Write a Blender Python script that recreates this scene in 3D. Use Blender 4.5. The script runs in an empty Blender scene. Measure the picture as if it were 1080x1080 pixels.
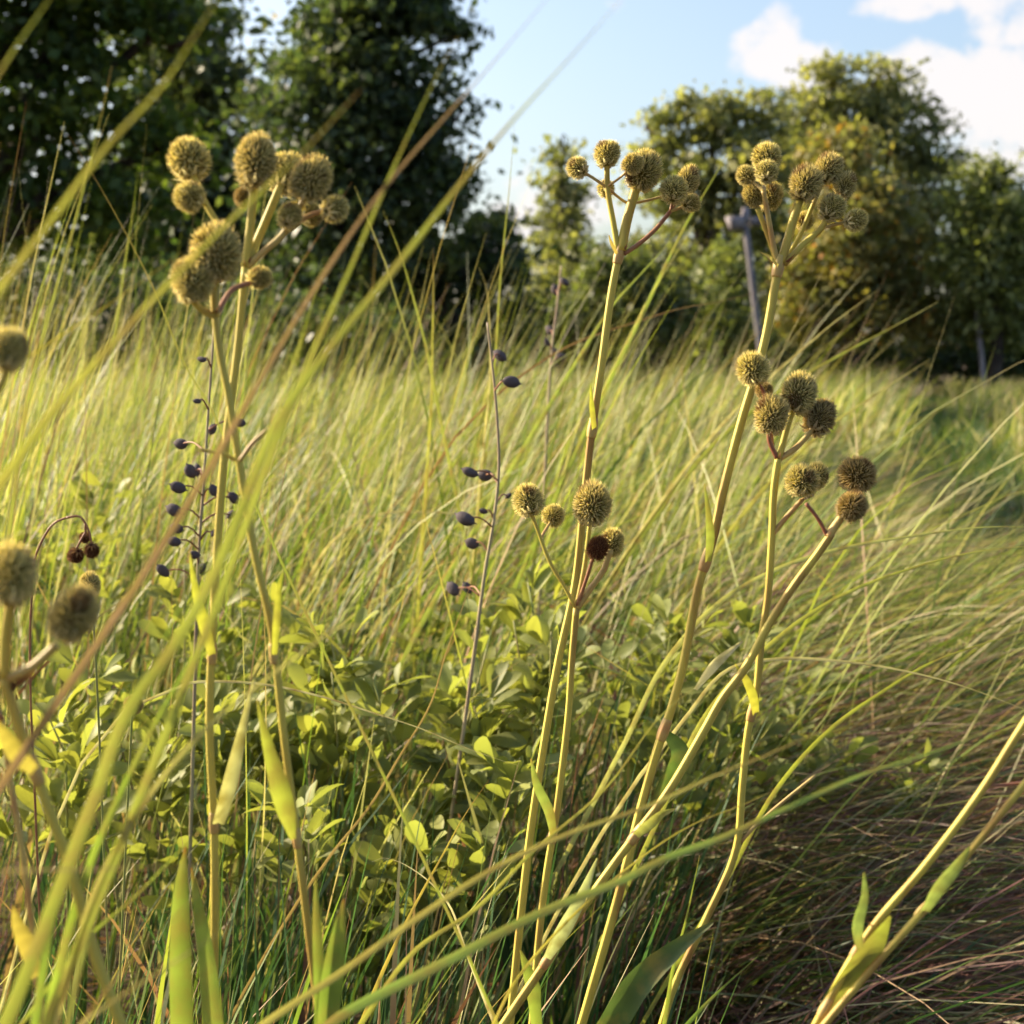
import bpy, math, random
import numpy as np
from mathutils import Vector, Matrix

R = math.radians
rng = np.random.default_rng(7)
random.seed(7)
scene = bpy.context.scene
col = scene.collection

# ------------------------------------------------------------------ camera
CAM_H = 1.0
PITCH = R(5.95)
K = 0.7 / 1080.0                      # 80 mm lens on a 56 mm square frame


def P(x, y, Y):
    """World point seen at picture position x, y (of 1080) standing Y metres ahead."""
    rx, ry = (x - 540) * K, (540 - y) * K
    d = Vector((rx, math.cos(PITCH) + ry * math.sin(PITCH), -math.sin(PITCH) + ry * math.cos(PITCH)))
    t = Y / d.y
    return Vector((d.x * t, Y, CAM_H + d.z * t))


def px(Y):
    """Metres covered by one picture unit at distance Y."""
    return K * Y


cam_data = bpy.data.cameras.new('camera')
cam_data.sensor_width = 56
cam_data.sensor_height = 56
cam_data.sensor_fit = 'HORIZONTAL'
cam_data.lens = 80
cam_data.clip_start = 0.02
cam_data.clip_end = 2000
cam_data.dof.use_dof = True
cam_data.dof.focus_distance = 1.15
cam_data.dof.aperture_fstop = 16.5
cam = bpy.data.objects.new('camera', cam_data)
col.objects.link(cam)
cam.location = (0, 0, CAM_H)
cam.rotation_euler = (R(90) - PITCH, 0, 0)
scene.camera = cam

# ------------------------------------------------------------------ light
SUN_AZ = R(-68)       # measured from the view direction, negative = left
SUN_EL = R(27)
sun_dir = Vector((math.sin(SUN_AZ) * math.cos(SUN_EL), math.cos(SUN_AZ) * math.cos(SUN_EL), math.sin(SUN_EL)))
sd = bpy.data.lights.new('sun', 'SUN')
sd.energy = 5.0
sd.angle = R(0.53)
sd.color = (1.0, 0.85, 0.61)
sun = bpy.data.objects.new('sun', sd)
sun.rotation_euler = (-sun_dir).to_track_quat('-Z', 'Y').to_euler()
sun.location = (-10, 0, 12)
col.objects.link(sun)

w = bpy.data.worlds.new('World')
scene.world = w
w.use_nodes = True
nt = w.node_tree
nt.nodes.clear()


def node(nt, t, **kw):
    n = nt.nodes.new(t)
    for k, v in kw.items():
        setattr(n, k, v)
    return n


def math_node(nt, op, a, b=None, clamp=False):
    n = node(nt, 'ShaderNodeMath', operation=op)
    n.use_clamp = clamp
    for i, v in enumerate((a, b)):
        if v is None:
            continue
        if isinstance(v, (int, float)):
            n.inputs[i].default_value = v
        else:
            nt.links.new(v, n.inputs[i])
    return n.outputs[0]


def build_world():
    L = nt.links
    out = node(nt, 'ShaderNodeOutputWorld')
    bg = node(nt, 'ShaderNodeBackground')
    sky = node(nt, 'ShaderNodeTexSky')
    sky.sky_type = 'NISHITA'
    sky.sun_disc = False
    sky.sun_elevation = SUN_EL
    sky.sun_rotation = SUN_AZ
    sky.air_density = 1.0
    sky.dust_density = 3.5
    sky.ozone_density = 1.2
    tc = node(nt, 'ShaderNodeTexCoord')
    d = tc.outputs['Generated']
    # cumulus: a few banks given by direction, broken up by noise
    nz = node(nt, 'ShaderNodeTexNoise')
    nz.inputs['Scale'].default_value = 20
    nz.inputs['Detail'].default_value = 7
    nz.inputs['Roughness'].default_value = 0.55
    L.new(d, nz.inputs['Vector'])
    banks = [(808, 42, 42, 34), (845, 68, 32, 26), (1030, 95, 85, 55), (1085, 130, 90, 80), (1060, 20, 55, 34), (985, 70, 50, 28), (960, 8, 50, 14),
             (1300, 60, 160, 120), (-400, -100, 200, 90), (575, 225, 60, 42)]
    total = None
    for (x, y, rx, ry) in banks:
        c = (P(x, y, 10) - Vector((0, 0, CAM_H))).normalized()
        sub = node(nt, 'ShaderNodeVectorMath', operation='SUBTRACT')
        L.new(d, sub.inputs[0])
        sub.inputs[1].default_value = c
        sc = node(nt, 'ShaderNodeVectorMath', operation='MULTIPLY')
        L.new(sub.outputs[0], sc.inputs[0])
        sc.inputs[1].default_value = (1 / (rx * K), 1 / (rx * K), 1 / (ry * K))
        ln = node(nt, 'ShaderNodeVectorMath', operation='LENGTH')
        L.new(sc.outputs[0], ln.inputs[0])
        f = math_node(nt, 'SUBTRACT', 1.55, ln.outputs['Value'], clamp=True)
        total = f if total is None else math_node(nt, 'MAXIMUM', total, f)
    nn = math_node(nt, 'MULTIPLY', math_node(nt, 'SUBTRACT', nz.outputs['Fac'], 0.5), 3.0)
    m = math_node(nt, 'ADD', total, nn)
    mr = node(nt, 'ShaderNodeMapRange')
    mr.interpolation_type = 'SMOOTHSTEP'
    L.new(m, mr.inputs['Value'])
    mr.inputs['From Min'].default_value = 0.46
    mr.inputs['From Max'].default_value = 0.95
    mr.inputs['To Max'].default_value = 0.85
    mix = node(nt, 'ShaderNodeMix', data_type='RGBA')
    L.new(mr.outputs['Result'], mix.inputs['Factor'])
    L.new(sky.outputs['Color'], mix.inputs['A'])
    mix.inputs['B'].default_value = (3.9, 3.65, 3.55, 1)
    L.new(mix.outputs['Result'], bg.inputs['Color'])
    bg.inputs['Strength'].default_value = 0.112
    L.new(bg.outputs[0], out.inputs['Surface'])


build_world()

# ------------------------------------------------------------------ materials


def new_mat(name):
    m = bpy.data.materials.new(name)
    m.use_nodes = True
    m.node_tree.nodes.clear()
    return m, m.node_tree


def leafy(name, color=None, attr=None, trans=0.45, rough=0.4, spec=0.35, noise=None, tr_tint=(1.0, 1.05, 0.55), bump=0.0, nscale=40.0):
    """Thin plant tissue: some of the light passes through. Colour from an attribute or a constant with mottling."""
    m, t = new_mat(name)
    L = t.links
    out = node(t, 'ShaderNodeOutputMaterial')
    p = node(t, 'ShaderNodeBsdfPrincipled')
    p.inputs['Roughness'].default_value = rough
    p.inputs['Specular IOR Level'].default_value = spec
    tr = node(t, 'ShaderNodeBsdfTranslucent')
    mx = node(t, 'ShaderNodeMixShader')
    mx.inputs[0].default_value = trans
    if attr:
        a = node(t, 'ShaderNodeAttribute', attribute_name=attr)
        c = a.outputs['Color']
    else:
        rgb = node(t, 'ShaderNodeRGB')
        rgb.outputs[0].default_value = (*color, 1)
        c = rgb.outputs[0]
    if noise:
        tc = node(t, 'ShaderNodeTexCoord')
        nz = node(t, 'ShaderNodeTexNoise')
        nz.inputs['Scale'].default_value = nscale
        nz.inputs['Detail'].default_value = 4
        L.new(tc.outputs['Object'], nz.inputs['Vector'])
        mm = node(t, 'ShaderNodeMix', data_type='RGBA')
        cr = node(t, 'ShaderNodeMapRange')
        cr.inputs['From Min'].default_value = 0.45
        cr.inputs['From Max'].default_value = 0.72
        L.new(nz.outputs['Fac'], cr.inputs['Value'])
        L.new(cr.outputs[0], mm.inputs['Factor'])
        L.new(c, mm.inputs['A'])
        mm.inputs['B'].default_value = (*noise, 1)
        c = mm.outputs['Result']
        if bump:
            b = node(t, 'ShaderNodeBump')
            b.inputs['Strength'].default_value = bump
            b.inputs['Distance'].default_value = 0.001
            L.new(nz.outputs['Fac'], b.inputs['Height'])
            L.new(b.outputs[0], p.inputs['Normal'])
    tint = node(t, 'ShaderNodeMix', data_type='RGBA', blend_type='MULTIPLY')
    tint.inputs['Factor'].default_value = 1
    L.new(c, tint.inputs['A'])
    tint.inputs['B'].default_value = (*[v * 1.25 for v in tr_tint], 1)
    L.new(c, p.inputs['Base Color'])
    L.new(tint.outputs['Result'], tr.inputs['Color'])
    L.new(p.outputs[0], mx.inputs[1])
    L.new(tr.outputs[0], mx.inputs[2])
    L.new(mx.outputs[0], out.inputs['Surface'])
    return m


def solid(name, color, color2, scale=30.0, rough=0.5, spec=0.4, stretch=(1, 1, 1), bump=0.15, bdist=0.001, lo=0.4, hi=0.65):
    m, t = new_mat(name)
    L = t.links
    out = node(t, 'ShaderNodeOutputMaterial')
    p = node(t, 'ShaderNodeBsdfPrincipled')
    p.inputs['Roughness'].default_value = rough
    p.inputs['Specular IOR Level'].default_value = spec
    tc = node(t, 'ShaderNodeTexCoord')
    mp = node(t, 'ShaderNodeMapping')
    mp.inputs['Scale'].default_value = stretch
    nz = node(t, 'ShaderNodeTexNoise')
    nz.inputs['Scale'].default_value = scale
    nz.inputs['Detail'].default_value = 6
    L.new(tc.outputs['Object'], mp.inputs['Vector'])
    L.new(mp.outputs[0], nz.inputs['Vector'])
    cr = node(t, 'ShaderNodeMapRange')
    cr.inputs['From Min'].default_value = lo
    cr.inputs['From Max'].default_value = hi
    L.new(nz.outputs['Fac'], cr.inputs['Value'])
    mm = node(t, 'ShaderNodeMix', data_type='RGBA')
    L.new(cr.outputs[0], mm.inputs['Factor'])
    mm.inputs['A'].default_value = (*color, 1)
    mm.inputs['B'].default_value = (*color2, 1)
    L.new(mm.outputs['Result'], p.inputs['Base Color'])
    b = node(t, 'ShaderNodeBump')
    b.inputs['Strength'].default_value = bump
    b.inputs['Distance'].default_value = bdist
    L.new(nz.outputs['Fac'], b.inputs['Height'])
    L.new(b.outputs[0], p.inputs['Normal'])
    L.new(p.outputs[0], out.inputs['Surface'])
    return m


M = {}
M['grass'] = leafy('grass_blade', attr='Col', trans=0.42, rough=0.45, spec=0.28, tr_tint=(0.95, 1.0, 0.45))
M['blade'] = leafy('broad_blade', attr='Col', trans=0.45, rough=0.5, spec=0.25, tr_tint=(0.95, 0.97, 0.5), noise=(0.24, 0.17, 0.075), nscale=55.0, bump=0.3)
M['tree_leaf'] = leafy('tree_leaf', attr='Col', trans=0.45, rough=0.45, spec=0.35, tr_tint=(1.1, 1.15, 0.4))
M['indigo_leaf'] = leafy('indigo_leaf', attr='Col', trans=0.45, rough=0.5, spec=0.22, tr_tint=(1.15, 1.15, 0.45))
M['strap_leaf'] = leafy('strap_leaf', attr='Col', trans=0.45, rough=0.42, spec=0.35, noise=(0.21, 0.17, 0.05), nscale=48.0, bump=0.5)
M['head'] = leafy('flower_head_bract', attr='Col', trans=0.55, rough=0.6, spec=0.15, tr_tint=(1.03, 1.0, 0.68))
M['stem'] = solid('stem_yellow_green', (0.47, 0.385, 0.07), (0.29, 0.155, 0.04), scale=60, stretch=(1, 1, 0.15), rough=0.5, spec=0.25, lo=0.49, hi=0.70, bump=0.4)
M['stalk_brown'] = solid('stalk_brown', (0.30, 0.14, 0.06), (0.20, 0.06, 0.035), scale=60, rough=0.5)
M['stalk_tan'] = solid('stalk_tan', (0.44, 0.33, 0.10), (0.38, 0.20, 0.07), scale=60, rough=0.5)
M['bract'] = leafy('dry_bract', color=(0.17, 0.06, 0.03), trans=0.25, noise=(0.34, 0.22, 0.09))
M['pod'] = solid('indigo_pod', (0.055, 0.042, 0.048), (0.16, 0.125, 0.125), scale=220, rough=0.75, spec=0.2, bump=0.6)
M['indigo_stem'] = solid('indigo_stem', (0.36, 0.29, 0.16), (0.22, 0.14, 0.10), scale=40, stretch=(1, 1, 0.2))
M['green_stem'] = solid('green_stem', (0.22, 0.26, 0.06), (0.30, 0.24, 0.08), scale=40)
M['bark'] = solid('bark', (0.075, 0.06, 0.05), (0.028, 0.022, 0.02), scale=9, stretch=(1, 1, 0.25), rough=0.9, spec=0.1, bump=0.7, bdist=0.04)
M['post'] = solid('weathered_post', (0.27, 0.245, 0.265), (0.16, 0.145, 0.16), scale=12, stretch=(1, 1, 0.1), rough=0.85, spec=0.1, bump=0.4, bdist=0.01)
M['ground'] = solid('prairie_soil', (0.05, 0.036, 0.026), (0.10, 0.075, 0.045), scale=3.0, rough=0.95, spec=0.05, bump=0.8, bdist=0.05)
M['path'] = solid('path_gravel', (0.085, 0.068, 0.075), (0.15, 0.125, 0.13), scale=45.0, rough=0.95, spec=0.08, bump=0.9, bdist=0.02)

# ------------------------------------------------------------------ object helpers


def tag(o, label=None, cat=None, group=None, kind=None):
    if label:
        o['label'] = label
    if cat:
        o['category'] = cat
    if group:
        o['group'] = group
    if kind:
        o['kind'] = kind
    return o


def empty(name, loc):
    o = bpy.data.objects.new(name, None)
    o.empty_display_size = 0.1
    o.location = loc
    col.objects.link(o)
    return o


def mesh_np(name, verts, faces, mat, colors=None, smooth=False, parent=None, origin=None):
    """verts (n,3), faces (m,4) or (m,3) arrays; colours per vertex."""
    verts = np.asarray(verts, dtype=np.float32)
    if origin is not None:
        verts = verts - np.asarray(origin, dtype=np.float32)
    faces = np.asarray(faces, dtype=np.int32)
    me = bpy.data.meshes.new(name)
    k = faces.shape[1]
    me.vertices.add(len(verts))
    me.vertices.foreach_set('co', verts.ravel())
    me.loops.add(faces.size)
    me.loops.foreach_set('vertex_index', faces.ravel())
    me.polygons.add(len(faces))
    me.polygons.foreach_set('loop_start', np.arange(0, faces.size, k, dtype=np.int32))
    me.polygons.foreach_set('loop_total', np.full(len(faces), k, dtype=np.int32))
    if smooth:
        me.polygons.foreach_set('use_smooth', np.ones(len(faces), dtype=bool))
    me.update(calc_edges=True)
    if colors is not None:
        c = np.ones((len(verts), 4), dtype=np.float32)
        c[:, :3] = colors
        ca = me.color_attributes.new('Col', 'FLOAT_COLOR', 'POINT')
        ca.data.foreach_set('color', c.ravel())
    me.materials.append(mat)
    o = bpy.data.objects.new(name, me)
    col.objects.link(o)
    if parent is not None:
        o.parent = parent
    elif origin is not None:
        o.location = origin
    return o


class MB:
    """Collects tubes, ribbons and other pieces of ONE part."""

    def __init__(self):
        self.v, self.f, self.c = [], [], []
        self.n = 0

    def add(self, v, f, c=None):
        v = np.asarray(v, dtype=np.float32)
        self.v.append(v)
        self.f.append(np.asarray(f, dtype=np.int32) + self.n)
        self.c.append(np.broadcast_to(np.asarray(c if c is not None else (1, 1, 1), dtype=np.float32), (len(v), 3)))
        self.n += len(v)

    def build(self, name, mat, parent=None, origin=None, smooth=True):
        return mesh_np(name, np.concatenate(self.v), np.concatenate(self.f), mat, np.concatenate(self.c), smooth, parent, origin)


def spline(pts, n_per=6, extra=None):
    """Smooth curve through the points (and the values that go with them), tangents scaled to the segment lengths."""
    p = np.array([np.array(q, dtype=float) for q in pts])
    h = np.maximum(np.linalg.norm(np.diff(p, axis=0), axis=1), 1e-6)
    if extra is not None:
        p = np.concatenate([p, np.array(extra, dtype=float).reshape(len(p), -1)], axis=1)
    sl = np.diff(p, axis=0) / h[:, None]
    m = np.empty_like(p)
    m[0], m[-1] = sl[0], sl[-1]
    if len(p) > 2:
        m[1:-1] = (sl[:-1] * h[1:, None] + sl[1:] * h[:-1, None]) / (h[1:] + h[:-1])[:, None]
    out = []
    for i in range(len(p) - 1):
        for k in range(n_per):
            t = k / n_per
            t2, t3 = t * t, t * t * t
            out.append((2 * t3 - 3 * t2 + 1) * p[i] + (t3 - 2 * t2 + t) * h[i] * m[i] + (3 * t2 - 2 * t3) * p[i + 1] + (t3 - t2) * h[i] * m[i + 1])
    out.append(p[-1])
    return np.array(out)


def frames(path):
    tan = np.gradient(path, axis=0)
    tan /= np.linalg.norm(tan, axis=1, keepdims=True) + 1e-12
    ref = np.array((0.13, 1.0, 0.07))
    u = np.cross(tan, ref)
    u /= np.linalg.norm(u, axis=1, keepdims=True) + 1e-12
    v = np.cross(u, tan)
    return tan, u, v


def tube(mb, pts, radii, sides=8, n_per=6, c=None, ridges=0.0):
    s = spline(pts, n_per, radii)
    path, r = s[:, :3], np.maximum(s[:, 3], 1e-5)
    _, u, v = frames(path)
    ang = np.linspace(0, 2 * np.pi, sides, endpoint=False)
    rr = 1 + ridges * np.cos(ang * (sides / 2))
    ring = path[:, None, :] + r[:, None, None] * rr[None, :, None] * (np.cos(ang)[None, :, None] * u[:, None, :] + np.sin(ang)[None, :, None] * v[:, None, :])
    n = len(path)
    V = ring.reshape(-1, 3)
    i = np.arange(n - 1)[:, None] * sides
    j = np.arange(sides)[None, :]
    j2 = (j + 1) % sides
    F = np.stack([i + j, i + j2, i + sides + j2, i + sides + j], axis=-1).reshape(-1, 4)
    V = np.concatenate([V, path[:1], path[-1:]])
    a, b = len(V) - 2, len(V) - 1
    jj = np.arange(sides)
    jn = (jj + 1) % sides
    cap1 = np.stack([np.full(sides, a), jn, jj, jj], -1)
    cap2 = np.stack([np.full(sides, b), (n - 1) * sides + jj, (n - 1) * sides + jn, (n - 1) * sides + jn], -1)
    # caps as triangles would mix face sizes: collapse them into quads with a mid ring point
    F = np.concatenate([F, cap_quads(a, jj, sides, 0, True), cap_quads(b, jj, sides, (n - 1) * sides, False)])
    mb.add(V, F, c)


def cap_quads(centre, jj, sides, off, flip):
    q = []
    for k in range(0, sides - 1, 2):
        a, b, c = off + k, off + k + 1, off + (k + 2) % sides
        q.append((centre, c, b, a) if flip else (centre, a, b, c))
    return np.array(q, dtype=np.int32)


def ribbon(mb, pts, widths, face, c0, c1, fold=0.25, n_per=6, tip_at=0.85, twist=0.0):
    """A folded blade along pts; 'face' is the direction its flat side looks to."""
    s = spline(pts, n_per, widths)
    path, wd = s[:, :3], np.maximum(s[:, 3], 1e-5)
    tan = np.gradient(path, axis=0)
    tan /= np.linalg.norm(tan, axis=1, keepdims=True) + 1e-12
    f = np.array(face, dtype=float)
    side = np.cross(tan, f)
    side /= np.linalg.norm(side, axis=1, keepdims=True) + 1e-12
    nrm = np.cross(side, tan)
    n = len(path)
    tt = np.linspace(0, 1, n)
    a = (twist * (tt - 0.5))[:, None]
    side, nrm = np.cos(a) * side + np.sin(a) * nrm, np.cos(a) * nrm - np.sin(a) * side
    V = np.stack([path - side * wd[:, None] * 0.5 + nrm * wd[:, None] * fold * 0.5, path, path + side * wd[:, None] * 0.5 + nrm * wd[:, None] * fold * 0.5], axis=1).reshape(-1, 3)
    i = np.arange(n - 1) * 3
    F = np.concatenate([np.stack([i, i + 1, i + 4, i + 3], -1), np.stack([i + 1, i + 2, i + 5, i + 4], -1)])
    k = np.clip((tt - tip_at) / max(1e-6, 1 - tip_at), 0, 1)[:, None]
    wob = 1 + 0.12 * np.sin(tt * 37 + rng.random() * 6)[:, None]
    C = (np.array(c0)[None] * wob * (1 - k) + np.array(c1)[None] * k)
    mb.add(V, F, np.repeat(C, 3, axis=0))


def curve_down(last, prev, ground_shift=0.35):
    """From the lowest picture point of a stem on down to the ground it grows from."""
    d = (last - prev)
    if d.z > -1e-3:
        d = Vector((d.x, d.y, -abs(d.length) * 0.5 - 1e-3))
    t = last.z / -d.z
    run = Vector((d.x, d.y, 0)) * t
    lim = 0.55 * last.z
    if run.length > lim:
        run *= lim / run.length
    base = Vector((last.x + run.x * 0.8, last.y + run.y * 0.8, 0.0))
    mid = last * 0.5 + base * 0.5 + Vector((run.x, run.y, 0)) * 0.1
    return [mid, base]


# ------------------------------------------------------------------ rattlesnake master
def head_mesh(name, n_bract, brown, seed, tall):
    r = np.random.default_rng(seed)
    mb = MB()
    # core
    nu, nv = 16, 10
    th = np.linspace(0, np.pi, nv + 1)
    ph = np.linspace(0, 2 * np.pi, nu, endpoint=False)
    V = np.stack([np.sin(th)[:, None] * np.cos(ph)[None], np.sin(th)[:, None] * np.sin(ph)[None], np.cos(th)[:, None] * np.ones(nu)[None]], -1).reshape(-1, 3) * 0.74
    i = np.arange(nv)[:, None] * nu
    j = np.arange(nu)[None]
    F = np.stack([i + j, i + nu + j, i + nu + (j + 1) % nu, i + (j + 1) % nu], -1).reshape(-1, 4)
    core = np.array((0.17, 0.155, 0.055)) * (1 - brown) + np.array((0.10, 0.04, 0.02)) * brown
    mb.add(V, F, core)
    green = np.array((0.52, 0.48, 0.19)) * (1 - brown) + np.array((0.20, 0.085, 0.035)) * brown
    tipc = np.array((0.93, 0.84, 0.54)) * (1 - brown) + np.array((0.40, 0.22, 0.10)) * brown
    g = (1 + 5 ** 0.5) / 2
    worn = r.normal(0, 1, 3)
    worn /= np.linalg.norm(worn)
    for k in range(n_bract):
        z = 1 - 2 * (k + 0.5) / n_bract
        if z < -0.93:
            continue
        a = 2 * np.pi * k / g + r.normal(0, 0.05)
        rad = (1 - z * z) ** 0.5
        d = np.array((rad * np.cos(a), rad * np.sin(a), z))
        dd = d + r.normal(0, 0.17, 3) + np.array((0, 0, 0.15))
        dd /= np.linalg.norm(dd)
        u = np.cross(d, (0.3, 0.2, 1.0))
        u /= np.linalg.norm(u)
        v = np.cross(d, u)
        s = 0.060 * r.uniform(0.8, 1.2)
        h = r.uniform(0.87, 0.99)
        b = d * 0.68
        tip = d * 0.68 + dd * (h - 0.62)
        ring = [b + s * (np.cos(q) * u + np.sin(q) * v) for q in (0, np.pi / 2, np.pi, 3 * np.pi / 2)]
        mid = [d * 0.80 + 0.55 * s * (np.cos(q) * u + np.sin(q) * v) for q in (0, np.pi / 2, np.pi, 3 * np.pi / 2)]
        top = [tip + 0.06 * s * (np.cos(q) * u + np.sin(q) * v) for q in (0, np.pi / 2, np.pi, 3 * np.pi / 2)]
        vv = np.array(ring + mid + top)
        ff = [(q, (q + 1) % 4, 4 + (q + 1) % 4, 4 + q) for q in range(4)] + [(4 + q, 4 + (q + 1) % 4, 8 + (q + 1) % 4, 8 + q) for q in range(4)]
        jit = r.uniform(0.72, 1.2)
        wn = np.clip((np.dot(d, worn) - 0.86) / 0.08, 0, 1) * 0.75
        if r.random() < 0.04:
            wn = 0.7
        gr_, tp_ = green * (1 - wn) + np.array((0.16, 0.07, 0.03)) * wn, tipc * (1 - wn) + np.array((0.30, 0.16, 0.07)) * wn
        jj_ = jit
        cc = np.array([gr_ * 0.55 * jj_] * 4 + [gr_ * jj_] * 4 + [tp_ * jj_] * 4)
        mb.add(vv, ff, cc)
        # stiff bristle ends of the styles and bracts
        if r.random() < 0.6:
            e = d * 0.72 + dd * r.uniform(0.20, 0.36)
            q0 = d * 0.78 + u * r.normal(0, 0.05)
            sv = v * 0.012
            su = u * 0.012
            mb.add(np.array([q0 - sv, q0 + sv, e + sv * 0.25, e - sv * 0.25, q0 - su, q0 + su, e + su * 0.25, e - su * 0.25]), [(0, 1, 2, 3), (4, 5, 6, 7)], tipc * r.uniform(0.8, 1.25))
    # pointed bracts under the head
    for k in range(9):
        a = k * 2 * np.pi / 9 + r.normal(0, 0.1)
        o_ = np.array((np.cos(a), np.sin(a), 0))
        t_ = np.array((-np.sin(a), np.cos(a), 0))
        b0 = o_ * 0.18 + np.array((0, 0, -0.78))
        b1 = o_ * 0.55 + np.array((0, 0, -0.80))
        b2 = o_ * r.uniform(0.8, 1.0) + np.array((0, 0, -0.66 + r.normal(0, 0.06)))
        mb.add(np.array([b0 - t_ * 0.06, b0 + t_ * 0.06, b1 + t_ * 0.09, b1 - t_ * 0.09, b2 + t_ * 0.01, b2 - t_ * 0.01]), [(0, 1, 2, 3), (3, 2, 4, 5)], tipc * 0.75)
    me_o = mb.build(name, M['head'], smooth=False)
    me = me_o.data
    bpy.data.objects.remove(me_o)
    # no head is quite round
    co = np.empty(len(me.vertices) * 3, dtype=np.float32)
    me.vertices.foreach_get('co', co)
    co = co.reshape(-1, 3)
    k1, k2 = r.normal(0, 1.6, 3), r.normal(0, 2.4, 3)
    f_ = 1 + 0.05 * np.sin(co @ k1 + r.uniform(0, 6)) + 0.035 * np.sin(co @ k2 + r.uniform(0, 6))
    co = co * f_[:, None] * np.array((1, 1, tall))
    me.vertices.foreach_set('co', co.astype(np.float32).ravel())
    me.update()
    return me


HEAD_EXTRA = {0: head_mesh('flower_head', 700, 0.03, 11, 1.02), 1: head_mesh('flower_head', 740, 0.13, 12, 1.08), 2: head_mesh('flower_head', 600, 0.0, 13, 0.96)}
HEADS = [head_mesh('flower_head', 680, 0.0, 1, 1.0), head_mesh('flower_head', 720, 0.10, 2, 1.05), head_mesh('flower_head', 620, 0.03, 3, 1.0),
         head_mesh('flower_head', 640, 0.42, 4, 1.0), head_mesh('flower_head', 420, 1.0, 5, 1.0)]


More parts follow.
